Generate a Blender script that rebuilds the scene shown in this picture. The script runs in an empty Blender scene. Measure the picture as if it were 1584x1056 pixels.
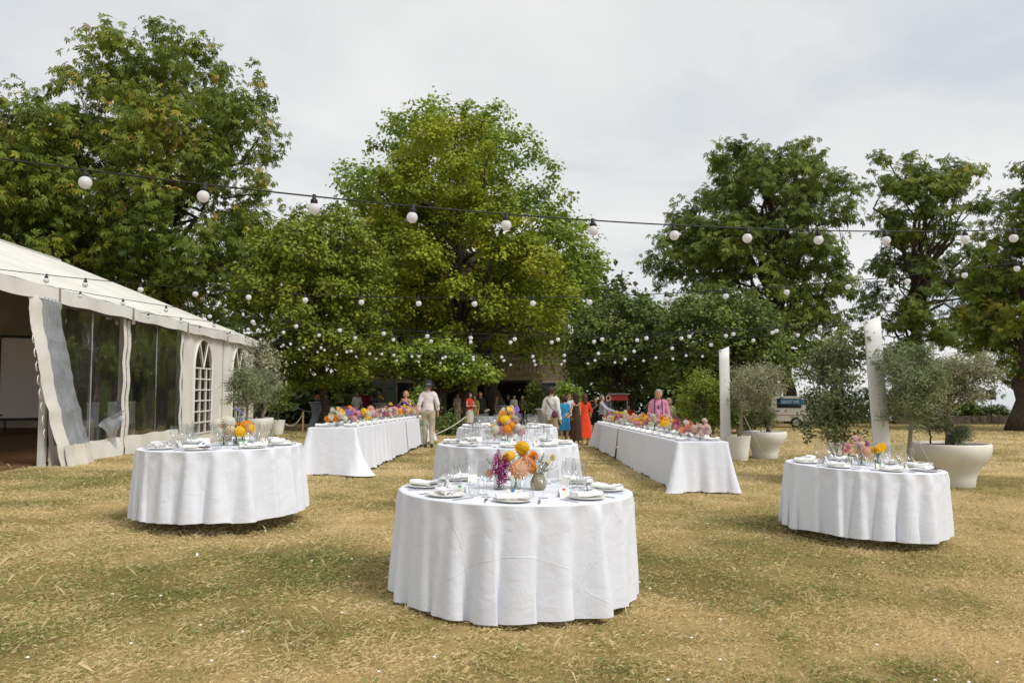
import bpy, math, random
import numpy as np
R = random.Random(7)
RNG = np.random.default_rng(11)
PI = math.pi
S = bpy.context.scene
COL = S.collection

# ------------------------------------------------------------------ camera
F_PX = 1233.0            # focal length in photograph pixels (1584 wide, 28 mm lens)
HORIZON = 604.0
CAM_Z = 1.55
PITCH = math.atan((HORIZON - 528.0) / F_PX)
cam_data = bpy.data.cameras.new('camera')
cam_data.sensor_width = 36.0
cam_data.lens = 36.0 * F_PX / 1584.0
cam_data.clip_end = 20000.0
cam_data.dof.use_dof = True
cam_data.dof.focus_distance = 7.5
cam_data.dof.aperture_fstop = 4.0
cam = bpy.data.objects.new('camera', cam_data)
COL.objects.link(cam)
cam.location = (0, 0, CAM_Z)
cam.rotation_euler = (PI / 2 + PITCH, 0, 0)
S.camera = cam

# ------------------------------------------------------------------ sky, sun, exposure
SUN_TO = (0.60, -0.42, 0.86)                 # direction towards the veiled sun
sun_el = math.atan2(SUN_TO[2], math.hypot(SUN_TO[0], SUN_TO[1]))
sun_az = math.atan2(SUN_TO[0], SUN_TO[1])
world = bpy.data.worlds.new('World')
S.world = world
world.use_nodes = True
wn, wl = world.node_tree.nodes, world.node_tree.links
wn.clear()
w_out = wn.new('ShaderNodeOutputWorld')
w_bg = wn.new('ShaderNodeBackground')
w_bg.inputs['Strength'].default_value = 0.1
w_sky = wn.new('ShaderNodeTexSky')
w_sky.sky_type = 'NISHITA'
w_sky.sun_disc = False
w_sky.sun_elevation = sun_el
w_sky.sun_rotation = sun_az
w_co = wn.new('ShaderNodeTexCoord')
w_sep = wn.new('ShaderNodeSeparateXYZ')
wl.new(w_co.outputs['Generated'], w_sep.inputs[0])
def wmath(op, a, b=None):
    n = wn.new('ShaderNodeMath'); n.operation = op
    for i, v in enumerate((a, b)):
        if v is None: continue
        if isinstance(v, (int, float)): n.inputs[i].default_value = v
        else: wl.new(v, n.inputs[i])
    return n.outputs[0]
w_zc = wmath('ADD', wmath('MAXIMUM', w_sep.outputs[2], 0.0), 0.14)
w_cmb = wn.new('ShaderNodeCombineXYZ')
wl.new(wmath('DIVIDE', w_sep.outputs[0], w_zc), w_cmb.inputs[0])
wl.new(wmath('DIVIDE', w_sep.outputs[1], w_zc), w_cmb.inputs[1])
w_n1 = wn.new('ShaderNodeTexNoise')
w_n1.inputs['Scale'].default_value = 1.0
w_n1.inputs['Detail'].default_value = 7.0
w_n1.inputs['Roughness'].default_value = 0.52
w_n1.inputs['Distortion'].default_value = 0.35
wl.new(w_cmb.outputs[0], w_n1.inputs['Vector'])
w_r1 = wn.new('ShaderNodeValToRGB')
w_r1.color_ramp.elements[0].position = 0.30
w_r1.color_ramp.elements[0].color = (5.6, 6.05, 6.5, 1)
w_r1.color_ramp.elements[1].position = 0.66
w_r1.color_ramp.elements[1].color = (8.2, 8.15, 8.05, 1)
e = w_r1.color_ramp.elements.new(0.47)
e.color = (7.2, 7.25, 7.25, 1)
wl.new(w_n1.outputs['Fac'], w_r1.inputs[0])
w_mix = wn.new('ShaderNodeMix'); w_mix.data_type = 'RGBA'
w_mix.inputs['Factor'].default_value = 0.94
wl.new(w_sky.outputs[0], w_mix.inputs['A'])
wl.new(w_r1.outputs[0], w_mix.inputs['B'])
wl.new(w_mix.outputs['Result'], w_bg.inputs['Color'])
wl.new(w_bg.outputs[0], w_out.inputs[0])

sun_data = bpy.data.lights.new('sun', 'SUN')
sun_data.energy = 2.4
sun_data.angle = math.radians(22)
sun_data.color = (1.0, 0.96, 0.90)
sun = bpy.data.objects.new('sun', sun_data)
COL.objects.link(sun)
from mathutils import Vector, Matrix
sun.rotation_euler = Vector(SUN_TO).to_track_quat('Z', 'Y').to_euler()
S.view_settings.view_transform = 'Standard'
S.view_settings.look = 'None'
S.view_settings.exposure = 0.18
S.view_settings.gamma = 1.0
S.cycles.transparent_max_bounces = 40

# ------------------------------------------------------------------ terrain height and measuring helpers
_HY = np.array([-400, -20, 0, 5.5, 7, 9, 13, 17, 25, 40, 58, 66, 90, 20000.0])
_HZ = np.array([-.1, -.08, -.05, -.03, .02, .075, .075, .02, -.14, -.34, -.52, -.6, -9.0, -9.0])
def ground(x, y):
    x = np.asarray(x, float); y = np.asarray(y, float)
    h = sum(np.interp(y + d, _HY, _HZ) for d in (-1.2, -.6, 0, .6, 1.2)) / 5
    return h - .033 * 8 * np.tanh(x / 8)
def gz(x, y): return float(ground(x, y))
_cp, _sp = math.cos(PITCH), math.sin(PITCH)
def at(px, py, Y):
    """world point seen at photograph pixel (px, py) when it stands at depth Y"""
    u, v = (px - 792.0) / F_PX, (528.0 - py) / F_PX
    dy, dz = _cp - v * _sp, _sp + v * _cp
    k = Y / dy
    return np.array([u * k, Y, CAM_Z + dz * k])
def on_ground(px, Y):
    x = (px - 792.0) / F_PX * Y
    return (x, Y, gz(x, Y))

# lattice noise shared by lawn colour and blades
_lat = RNG.random((64, 64))
def vnoise(x, y):
    xi, yi = np.floor(x).astype(int), np.floor(y).astype(int)
    fx, fy = x - xi, y - yi
    fx, fy = fx * fx * (3 - 2 * fx), fy * fy * (3 - 2 * fy)
    g = lambda a, b: _lat[a % 64, b % 64]
    return (g(xi, yi) * (1 - fx) + g(xi + 1, yi) * fx) * (1 - fy) + (g(xi, yi + 1) * (1 - fx) + g(xi + 1, yi + 1) * fx) * fy
def fbm(x, y, o=4):
    s, a, t = 0, .5, 0
    for i in range(o):
        s = s + a * vnoise(x * 2 ** i + 17 * i, y * 2 ** i + 5 * i); t += a; a *= .55
    return s / t
def greenness(x, y):
    """0 = parched straw, 1 = green"""
    n = fbm(x * .35 + 3, y * .35 + 9, 3)
    m = fbm(x * 1.7 + 31, y * 1.7 + 2, 3)
    bias = .36 * np.exp(-((x + 1.7) / 2.3) ** 2 - ((y - 7.0) / 2.0) ** 2) + .15 * np.exp(-((x - 2.2) / 2.2) ** 2 - ((y - 7.2) / 1.6) ** 2) \
        + .25 * np.exp(-((x + 7) / 4.5) ** 2 - ((y - 34) / 6) ** 2)
    return np.clip((n * .5 + m * .5 - .47) * 1.8 + .25 + bias, 0, 1)

# ------------------------------------------------------------------ mesh helpers
class MB:
    def __init__(s): s.v = []; s.f = []; s.m = []; s.n = 0
    def add(s, v, f, m=0):
        s.v.append(np.asarray(v, float).reshape(-1, 3))
        s.f += [tuple(i + s.n for i in q) for q in f]; s.m += [m] * len(f)
        s.n += len(s.v[-1]); return s
    def box(s, c, d, m=0, rz=0.0, taper=1.0):
        x, y, z = d[0] / 2, d[1] / 2, d[2] / 2; t = taper
        v = np.array([(-x, -y, -z), (x, -y, -z), (x, y, -z), (-x, y, -z), (-x * t, -y * t, z), (x * t, -y * t, z), (x * t, y * t, z), (-x * t, y * t, z)])
        if rz:
            a, b = math.cos(rz), math.sin(rz)
            v = np.stack([v[:, 0] * a - v[:, 1] * b, v[:, 0] * b + v[:, 1] * a, v[:, 2]], 1)
        return s.add(v + np.array(c), [(3, 2, 1, 0), (4, 5, 6, 7), (0, 1, 5, 4), (1, 2, 6, 5), (2, 3, 7, 6), (3, 0, 4, 7)], m)
    def tube(s, pts, rad, n=6, m=0, cap=True):
        pts = np.asarray(pts, float); k = len(pts)
        rad = np.broadcast_to(np.asarray(rad, float), (k,))
        t = np.gradient(pts, axis=0); t /= np.linalg.norm(t, axis=1)[:, None] + 1e-9
        up = np.array([0, 0, 1.0]) if abs(t[0][2]) < .9 else np.array([1.0, 0, 0])
        vs = []
        a = np.linspace(0, 2 * PI, n, endpoint=False)
        side = np.cross(t[0], up); side /= np.linalg.norm(side)
        for i in range(k):
            side = side - t[i] * (side @ t[i]); side /= np.linalg.norm(side) + 1e-9
            w = np.cross(side, t[i])
            vs.append(pts[i] + rad[i] * (np.cos(a)[:, None] * side + np.sin(a)[:, None] * w))
        f = [(i * n + j, i * n + (j + 1) % n, (i + 1) * n + (j + 1) % n, (i + 1) * n + j) for i in range(k - 1) for j in range(n)]
        if cap: f += [tuple(range(n))[::-1], tuple((k - 1) * n + j for j in range(n))]
        f = [q[::-1] for q in f]
        return s.add(np.concatenate(vs), f, m)
    def lathe(s, prof, n=16, m=0, c=(0, 0, 0), cap0=True, cap1=False):
        a = np.linspace(0, 2 * PI, n, endpoint=False); k = len(prof)
        v = np.concatenate([np.stack([r * np.cos(a), r * np.sin(a), np.full(n, z)], 1) for r, z in prof]) + np.array(c)
        f = [(i * n + j, i * n + (j + 1) % n, (i + 1) * n + (j + 1) % n, (i + 1) * n + j) for i in range(k - 1) for j in range(n)]
        if cap0: f.append(tuple(range(n))[::-1])
        if cap1: f.append(tuple((k - 1) * n + j for j in range(n)))
        return s.add(v, f, m)
    def ball(s, c, r, n=8, k=5, m=0):
        r = np.broadcast_to(np.asarray(r, float), (3,))
        th = np.linspace(-PI / 2, PI / 2, k + 1); th[0] += .12; th[-1] -= .12
        a = np.linspace(0, 2 * PI, n, endpoint=False)
        v = np.concatenate([np.stack([np.cos(t) * np.cos(a), np.cos(t) * np.sin(a), np.full(n, np.sin(t))], 1) for t in th]) * r + np.array(c)
        f = [(i * n + j, i * n + (j + 1) % n, (i + 1) * n + (j + 1) % n, (i + 1) * n + j) for i in range(k) for j in range(n)]
        f += [tuple(range(n))[::-1], tuple(k * n + j for j in range(n))]
        return s.add(v, f, m)
    def grid(s, P, m=0, wrap=False, flip=False):
        P = np.asarray(P, float); a, b = P.shape[:2]
        bb = b if wrap else b - 1
        f = [(i * b + j, i * b + (j + 1) % b, (i + 1) * b + (j + 1) % b, (i + 1) * b + j) for i in range(a - 1) for j in range(bb)]
        if flip: f = [q[::-1] for q in f]
        return s.add(P.reshape(-1, 3), f, m)
    def mesh(s, name, mats, smooth=True):
        me = bpy.data.meshes.new(name)
        v = np.concatenate(s.v) if s.v else np.zeros((0, 3))
        me.from_pydata(v.tolist(), [], s.f)
        for m in (mats if isinstance(mats, (list, tuple)) else [mats]): me.materials.append(m)
        me.polygons.foreach_set('material_index', s.m)
        me.polygons.foreach_set('use_smooth', [smooth] * len(s.f))
        me.update()
        return me
def raw_mesh(name, v, tris, mat, tint=None, smooth=False, k=3):
    """fast path for large meshes: v (N,3), tris (M,k)"""
    me = bpy.data.meshes.new(name)
    v = np.ascontiguousarray(v, np.float32); tris = np.ascontiguousarray(tris, np.int32)
    me.vertices.add(len(v)); me.vertices.foreach_set('co', v.ravel())
    me.loops.add(tris.size); me.loops.foreach_set('vertex_index', tris.ravel())
    me.polygons.add(len(tris)); me.polygons.foreach_set('loop_start', np.arange(0, tris.size, k, dtype=np.int32))
    me.polygons.foreach_set('use_smooth', np.full(len(tris), smooth))
    if tint is not None:
        at_ = me.attributes.new('tint', 'FLOAT', 'POINT')
        at_.data.foreach_set('value', np.ascontiguousarray(tint, np.float32))
    me.materials.append(mat)
    me.update(calc_edges=True)
    return me
def link(name, data, parent=None, loc=None, rot=None, scale=None):
    o = bpy.data.objects.new(name, data)
    COL.objects.link(o)
    if parent is not None: o.parent = parent
    if loc is not None: o.location = [float(c) for c in loc]
    if rot is not None: o.rotation_euler = rot
    if scale is not None: o.scale = scale if isinstance(scale, (tuple, list)) else (scale,) * 3
    return o
LABELS = {}
def tag(o, label, cat, group=None):
    o['label'] = label; o['category'] = cat
    if group: o['group'] = group
    LABELS.setdefault(label, []).append(o)
    return o
def thing(name, label, cat, loc=(0, 0, 0), rz=0.0, group=None, rot=None):
    return tag(link(name, None, None, loc, rot or (0, 0, rz)), label, cat, group)
def part(name, mb, mat, parent, smooth=True, **k):
    return link(name, mb.mesh(name, mat, smooth), parent, **k)
def single(name, mb, mat, label, cat, loc=(0, 0, 0), rz=0.0, group=None, smooth=True, rot=None):
    return tag(link(name, mb.mesh(name, mat, smooth), None, loc, rot or (0, 0, rz)), label, cat, group)
def structure(name, data):
    o = link(name, data); o['kind'] = 'structure'; return o

# ------------------------------------------------------------------ materials
MATS = {}
def mat(name, col, rough=.6, spec=.4, metal=0.0, noise=None, bump=None, trans=0.0, sheen=0.0, coat=0.0, tint=None):
    """principled material; noise=(scale, amount[, colour2]); bump=(scale, strength, distance)"""
    if name in MATS: return MATS[name]
    m = bpy.data.materials.new(name); m.use_nodes = True
    nt = m.node_tree; N, L = nt.nodes, nt.links
    p = N['Principled BSDF']
    p.inputs['Base Color'].default_value = (*col, 1)
    p.inputs['Roughness'].default_value = rough
    p.inputs['Specular IOR Level'].default_value = spec
    p.inputs['Metallic'].default_value = metal
    p.inputs['Coat Weight'].default_value = coat
    if sheen: p.inputs['Sheen Weight'].default_value = sheen
    co = N.new('ShaderNodeTexCoord')
    colsock = None
    if noise:
        n = N.new('ShaderNodeTexNoise'); n.inputs['Scale'].default_value = noise[0]; n.inputs['Detail'].default_value = 5
        L.new(co.outputs['Object'], n.inputs['Vector'])
        r = N.new('ShaderNodeValToRGB'); r.color_ramp.elements[0].position = .32; r.color_ramp.elements[1].position = .68
        c2 = noise[2] if len(noise) > 2 else tuple(c * (1 - noise[1]) for c in col)
        r.color_ramp.elements[0].color = (*c2, 1); r.color_ramp.elements[1].color = (*col, 1)
        L.new(n.outputs['Fac'], r.inputs[0]); colsock = r.outputs[0]
    if tint:          # list of (position, colour) read by the per-leaf tint attribute
        a = N.new('ShaderNodeAttribute'); a.attribute_name = 'tint'
        r = N.new('ShaderNodeValToRGB'); el = r.color_ramp.elements
        el[0].position, el[0].color = tint[0][0], (*tint[0][1], 1)
        el[1].position, el[1].color = tint[-1][0], (*tint[-1][1], 1)
        for q, c in tint[1:-1]: el.new(q).color = (*c, 1)
        L.new(a.outputs['Fac'], r.inputs[0]); colsock = r.outputs[0]
    if colsock: L.new(colsock, p.inputs['Base Color'])
    if bump:
        n = N.new('ShaderNodeTexNoise'); n.inputs['Scale'].default_value = bump[0]; n.inputs['Detail'].default_value = 4
        L.new(co.outputs['Object'], n.inputs['Vector'])
        b = N.new('ShaderNodeBump'); b.inputs['Strength'].default_value = bump[1]; b.inputs['Distance'].default_value = bump[2]
        L.new(n.outputs['Fac'], b.inputs['Height']); L.new(b.outputs[0], p.inputs['Normal'])
    if trans:
        t = N.new('ShaderNodeBsdfTranslucent')
        if colsock: L.new(colsock, t.inputs['Color'])
        else: t.inputs['Color'].default_value = (*col, 1)
        x = N.new('ShaderNodeMixShader'); x.inputs[0].default_value = trans
        L.new(p.outputs[0], x.inputs[1]); L.new(t.outputs[0], x.inputs[2])
        L.new(x.outputs[0], N['Material Output'].inputs[0])
    MATS[name] = m
    return m
def clear_film(name, col=(1, 1, 1), clear=.9, rough=.02, haze=None, refl=(3.0, .9, .07)):
    """thin transparent sheet or glass: what it does not reflect passes straight through"""
    m = bpy.data.materials.new(name); m.use_nodes = True
    N, L = m.node_tree.nodes, m.node_tree.links; N.clear()
    o = N.new('ShaderNodeOutputMaterial'); t = N.new('ShaderNodeBsdfTransparent')
    t.inputs['Color'].default_value = (*[c * clear for c in col], 1)
    g = N.new('ShaderNodeBsdfGlossy'); g.inputs['Roughness'].default_value = rough
    lw = N.new('ShaderNodeLayerWeight'); pw = N.new('ShaderNodeMath'); pw.operation = 'POWER'; pw.inputs[1].default_value = refl[0]; L.new(lw.outputs['Facing'], pw.inputs[0])
    fr = N.new('ShaderNodeMath'); fr.operation = 'MULTIPLY_ADD'; fr.inputs[1].default_value = refl[1]; fr.inputs[2].default_value = refl[2]; L.new(pw.outputs[0], fr.inputs[0])
    x = N.new('ShaderNodeMixShader'); L.new(fr.outputs[0], x.inputs[0]); L.new(t.outputs[0], x.inputs[1]); L.new(g.outputs[0], x.inputs[2])
    last = x.outputs[0]
    if haze:
        d = N.new('ShaderNodeBsdfDiffuse'); d.inputs['Color'].default_value = (*haze[1], 1)
        co = N.new('ShaderNodeTexCoord'); n = N.new('ShaderNodeTexNoise'); n.inputs['Scale'].default_value = haze[2]; n.inputs['Detail'].default_value = 5
        L.new(co.outputs['Object'], n.inputs['Vector'])
        ml = N.new('ShaderNodeMath'); ml.operation = 'MULTIPLY'; ml.inputs[1].default_value = haze[0] * 2; L.new(n.outputs['Fac'], ml.inputs[0])
        y = N.new('ShaderNodeMixShader'); L.new(ml.outputs[0], y.inputs[0]); L.new(last, y.inputs[1]); L.new(d.outputs[0], y.inputs[2]); last = y.outputs[0]
        b = N.new('ShaderNodeBump'); b.inputs['Strength'].default_value = .25; b.inputs['Distance'].default_value = .05
        L.new(n.outputs['Fac'], b.inputs['Height']); L.new(b.outputs[0], g.inputs['Normal'])
    L.new(last, o.inputs[0])
    MATS[name] = m
    return m

# ================================================================== SETTING: lawn, lake, grass
def lawn_material():
    m = bpy.data.materials.new('parched_lawn'); m.use_nodes = True
    N, L = m.node_tree.nodes, m.node_tree.links; p = N['Principled BSDF']
    p.inputs['Roughness'].default_value = .95; p.inputs['Specular IOR Level'].default_value = .1
    co = N.new('ShaderNodeTexCoord'); a = N.new('ShaderNodeAttribute'); a.attribute_name = 'tint'
    n1 = N.new('ShaderNodeTexNoise'); n1.inputs['Scale'].default_value = 55; n1.inputs['Detail'].default_value = 8; n1.inputs['Roughness'].default_value = .7
    L.new(co.outputs['Object'], n1.inputs['Vector'])
    n2 = N.new('ShaderNodeTexNoise'); n2.inputs['Scale'].default_value = .9; n2.inputs['Detail'].default_value = 6
    L.new(co.outputs['Object'], n2.inputs['Vector'])
    add = N.new('ShaderNodeMath'); add.operation = 'MULTIPLY_ADD'; add.inputs[1].default_value = .9; L.new(n1.outputs['Fac'], add.inputs[0]); L.new(a.outputs['Fac'], add.inputs[2])
    r = N.new('ShaderNodeValToRGB'); el = r.color_ramp.elements  # ground colours darkened: shade in the thatch between blades is painted in
    el[0].position, el[0].color = .25, (.47, .36, .18, 1)
    el[1].position, el[1].color = 1.25 / 1.5, (.14, .125, .04, 1)
    el.new(.45).color = (.36, .275, .12, 1); el.new(.63).color = (.235, .185, .075, 1)
    sc = N.new('ShaderNodeMath'); sc.operation = 'MULTIPLY'; sc.inputs[1].default_value = .67; L.new(add.outputs[0], sc.inputs[0]); L.new(sc.outputs[0], r.inputs[0])
    mx = N.new('ShaderNodeMix'); mx.data_type = 'RGBA'; mx.blend_type = 'MULTIPLY'; mx.inputs['Factor'].default_value = .55
    r2 = N.new('ShaderNodeValToRGB'); r2.color_ramp.elements[0].position = .35; r2.color_ramp.elements[0].color = (.72, .66, .55, 1); r2.color_ramp.elements[1].position = .62; r2.color_ramp.elements[1].color = (1.08, 1.02, .98, 1)
    L.new(n2.outputs['Fac'], r2.inputs[0]); L.new(r.outputs[0], mx.inputs['A']); L.new(r2.outputs[0], mx.inputs['B'])
    L.new(mx.outputs['Result'], p.inputs['Base Color'])
    b = N.new('ShaderNodeBump'); b.inputs['Strength'].default_value = .8; b.inputs['Distance'].default_value = .04
    n3 = N.new('ShaderNodeTexNoise'); n3.inputs['Scale'].default_value = 26; n3.inputs['Detail'].default_value = 6; L.new(co.outputs['Object'], n3.inputs['Vector'])
    L.new(n3.outputs['Fac'], b.inputs['Height']); L.new(b.outputs[0], p.inputs['Normal'])
    return m
def build_ground():
    ys = np.concatenate([[-400, -120, -40, -15], np.arange(-6, 34, .28), np.arange(34, 70, .9), np.arange(70, 100, 4), [130, 250, 700, 2500, 9000, 15000]])
    hx = np.concatenate([np.arange(0, 13, .3), np.arange(13, 32, .9), np.arange(32, 90, 5), [130, 250, 800, 3000, 15000]])
    xs = np.concatenate([-hx[:0:-1], hx])
    X, Y = np.meshgrid(xs, ys)
    Z = ground(X, Y) + (fbm(X * .8, Y * .8, 3) - .5) * .035 * (np.abs(Y) < 60)
    V = np.stack([X, Y, Z], -1).reshape(-1, 3); b = len(xs); a = len(ys)
    i, j = np.meshgrid(np.arange(a - 1), np.arange(b - 1), indexing='ij'); q = (i * b + j).ravel()
    me = raw_mesh('ground', V, np.stack([q, q + 1, q + 1 + b, q + b], 1), lawn_material(), greenness(X, Y).ravel(), True, 4)
    structure('ground', me)
build_ground()
w = MB().add([(-15000, 78, -6), (15000, 78, -6), (15000, 15000, -6), (-15000, 15000, -6)], [(0, 1, 2, 3)])
structure('lake_water', w.mesh('lake_water', mat('lake_water', (.42, .46, .48), .25, .5, bump=(.6, .15, .2))))

GRASS = mat('grass_blade', (.4, .3, .1), .8, .15, trans=.25,
            tint=[(0, (.84, .73, .46)), (.25, (.70, .58, .31)), (.5, (.49, .45, .19)), (.75, (.29, .32, .10)), (1, (.16, .23, .065))])
def build_grass():
    def spots(n, y0, y1, p):
        y = (y0 ** p + (y1 ** p - y0 ** p) * RNG.random(n)) ** (1 / p)
        x = (RNG.random(n) * 2 - 1) * (y * .665 + .5)
        return x, y
    # nearest metres: a mat of lying straw and short leaves, one bent triangle pair per blade
    n = 385000
    x, y = spots(n, 3.7, 14, 1.15)
    clump = fbm(x * 5.5, y * 5.5, 2)
    keep = RNG.random(n) < np.clip(.35 + (clump - .35) * 3, .2, 1); x, y = x[keep], y[keep]; n = len(x)
    g = greenness(x, y); kind = RNG.random(n)
    lying = kind < .62
    Lb = np.where(lying, RNG.uniform(.02, .065, n), RNG.uniform(.018, .045, n)) * (.75 + .5 * clump[keep])
    rise = np.where(lying, RNG.uniform(.05, .40, n), RNG.uniform(.55, 1.0, n))
    tall = kind > .9972; Lb[tall] = RNG.uniform(.07, .15, tall.sum()); rise[tall] = RNG.uniform(.6, .97, tall.sum())
    az = RNG.uniform(0, 2 * PI, n) + 1.2 * np.sin(.8 * x + 1.3 * y); wd = RNG.uniform(.0008, .0018, n) * (.55 + y / 9); wd[tall] *= .55
    tint = np.clip(g * .85 + RNG.normal(0, .25, n) - lying * .08, 0, 1); tint[tall] *= .3
    d = np.stack([np.cos(az), np.sin(az)], 1); s = np.stack([-d[:, 1], d[:, 0]], 1); run = np.sqrt(np.maximum(0, 1 - rise ** 2))
    base = np.stack([x, y, ground(x, y) + RNG.uniform(0, .014, n) * lying - .003], 1)
    tip = base.copy(); tip[:, :2] += d * (Lb * run)[:, None]; tip[:, 2] += Lb * rise
    mid = base * .45 + tip * .55; mid[:, 2] += Lb * .16
    sw = np.concatenate([s * wd[:, None], np.zeros((n, 1))], 1)
    V = np.stack([base, mid + sw, tip, mid - sw], 1).reshape(-1, 3)
    o = np.arange(n)[:, None] * 4
    T = np.concatenate([o + [0, 1, 2], o + [0, 2, 3]])
    t = np.repeat(tint, 4)
    # further off: single broader blades standing for small tufts
    n2 = 130000
    x, y = spots(n2, 12, 46, .55); g = greenness(x, y)
    h = RNG.uniform(.02, .055, n2) * (.8 + y / 60); az = RNG.uniform(0, 2 * PI, n2); wd = .004 * (y / 9)
    d = np.stack([np.cos(az), np.sin(az)], 1); s = np.stack([-d[:, 1], d[:, 0]], 1)
    b2 = np.stack([x, y, ground(x, y) - .005], 1); sw = np.concatenate([s * wd[:, None], np.zeros((n2, 1))], 1)
    tp = b2.copy(); tp[:, :2] += d * (h * RNG.uniform(.6, 2.2, n2))[:, None]; tp[:, 2] += h * RNG.uniform(.4, .9, n2)
    V2 = np.stack([b2 - sw, b2 + sw, tp], 1).reshape(-1, 3)
    T2 = np.arange(n2 * 3).reshape(-1, 3) + len(V)
    t2 = np.repeat(np.clip(g * .8 + RNG.normal(0, .15, n2), 0, 1), 3)
    me = raw_mesh('grass', np.concatenate([V, V2]), np.concatenate([T, T2]), GRASS, np.concatenate([t, t2]))
    o = link('grass', me); o['kind'] = 'stuff'; o['label'] = 'parched straw coloured lawn grass with green patches'; o['category'] = 'grass'
    # low green weeds and white clover heads scattered in the lawn
    n3 = 5200
    x, y = spots(n3 * 4, 4, 14, 1.2); g = greenness(x, y) + RNG.normal(0, .1, n3 * 4); k = np.argsort(-g)[:n3]
    x, y = x[k], y[k]
    az = RNG.uniform(0, 2 * PI, n3); L = RNG.uniform(.015, .035, n3)
    d = np.stack([np.cos(az), np.sin(az), RNG.uniform(.1, .7, n3)], 1); s = np.stack([-d[:, 1], d[:, 0], d[:, 2] * 0], 1)
    c = np.stack([x, y, ground(x, y) + RNG.uniform(.005, .03, n3)], 1)
    V = np.stack([c, c + d * (L * .5)[:, None] + s * (L * .35)[:, None], c + d * L[:, None], c + d * (L * .5)[:, None] - s * (L * .35)[:, None]], 1).reshape(-1, 3)
    T = np.arange(n3)[:, None] * 4 + np.array([0, 1, 2, 3])
    o = link('lawn_weeds', raw_mesh('lawn_weeds', V, T, GRASS, np.repeat(RNG.uniform(.7, 1, n3), 4), False, 4)); o['kind'] = 'stuff'
    o['label'] = 'low green weed leaves growing in the lawn'; o['category'] = 'weeds'
    mb = MB(); n4 = 90
    x, y = spots(n4, 4.2, 13, 1.2)
    for i in range(n4):
        z = gz(x[i], y[i]); hh = R.uniform(.03, .09)
        mb.tube([(x[i], y[i], z), (x[i] + R.uniform(-.01, .01), y[i], z + hh)], .0012, 3, 1)
        mb.ball((x[i], y[i], z + hh), (.013, .013, .006), 6, 3, 0)
    o = link('clover_flowers', mb.mesh('clover_flowers', [mat('clover_white', (.75, .73, .62), .8), GRASS])); o['kind'] = 'stuff'
    o['label'] = 'tiny white clover flowers scattered over the lawn'; o['category'] = 'flowers'
build_grass()

# ================================================================== TREES
BARK = mat('bark', (.10, .08, .06), .95, .1, noise=(9, .5), bump=(14, .9, .05))
BARK_PALE = mat('pale_bark', (.30, .25, .19), .9, .15, noise=(14, .45), bump=(20, .6, .02))
def leafmat(name, cols, trans=.24): return mat(name, cols[1][1], .5, .3, trans=trans, tint=cols)
CHESTNUT = leafmat('chestnut_leaf', [(0, (.066, .102, .014)), (.45, (.138, .196, .024)), (.80, (.225, .272, .033)), (.95, (.44, .39, .05)), (1, (.42, .30, .06))])
CHESTNUT_DARK = leafmat('dark_chestnut_leaf', [(0, (0.070, 0.106, 0.021)), (.5, (0.147, 0.209, 0.036)), (.9, (0.265, 0.304, 0.050)), (1, (0.372, 0.310, 0.067))])
HORNBEAM = leafmat('hornbeam_leaf', [(0, (0.082, 0.124, 0.014)), (.5, (0.188, 0.247, 0.026)), (.9, (0.301, 0.350, 0.037)), (1, (0.402, 0.350, 0.049))])
MAPLE = leafmat('maple_leaf', [(0, (0.121, 0.168, 0.016)), (.5, (0.255, 0.316, 0.025)), (.85, (0.381, 0.422, 0.033)), (1, (0.462, 0.422, 0.039))], .30)
PLANE = leafmat('plane_leaf', [(0, (0.111, 0.176, 0.026)), (.5, (0.234, 0.332, 0.049)), (1, (0.363, 0.441, 0.074))], .38)
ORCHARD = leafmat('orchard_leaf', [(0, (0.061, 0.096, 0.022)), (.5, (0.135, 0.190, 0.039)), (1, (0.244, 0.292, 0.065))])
OLIVE = leafmat('olive_leaf', [(0, (0.115, 0.145, 0.072)), (.5, (0.230, 0.278, 0.133)), (1, (0.437, 0.484, 0.278))], .15)
OLIVE_DRY = leafmat('dry_olive_leaf', [(0, (0.150, 0.155, 0.085)), (.5, (0.310, 0.320, 0.190)), (1, (0.545, 0.550, 0.370))], .15)
BUSH = leafmat('bush_leaf', [(0, (0.075, 0.100, 0.037)), (.5, (0.175, 0.213, 0.088)), (1, (0.350, 0.375, 0.188))], .25)
def inpoly(x, y, P):
    c = np.zeros(len(x), bool); n = len(P)
    for i in range(n):
        x0, y0 = P[i]; x1, y1 = P[(i + 1) % n]
        if y0 == y1: continue
        c ^= ((y0 > y) != (y1 > y)) & (x < (x1 - x0) * (y - y0) / (y1 - y0) + x0)
    return c
def edgedist(x, y, P):
    d = np.full(len(x), 1e9); n = len(P)
    for i in range(n):
        a = np.array(P[i], float); b = np.array(P[(i + 1) % n], float); ab = b - a
        t = np.clip(((x - a[0]) * ab[0] + (y - a[1]) * ab[1]) / (ab @ ab), 0, 1)
        d = np.minimum(d, np.hypot(x - a[0] - t * ab[0], y - a[1] - t * ab[1]))
    return d
def nrm(v): return v / (np.linalg.norm(v, axis=-1, keepdims=True) + 1e-9)
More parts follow.
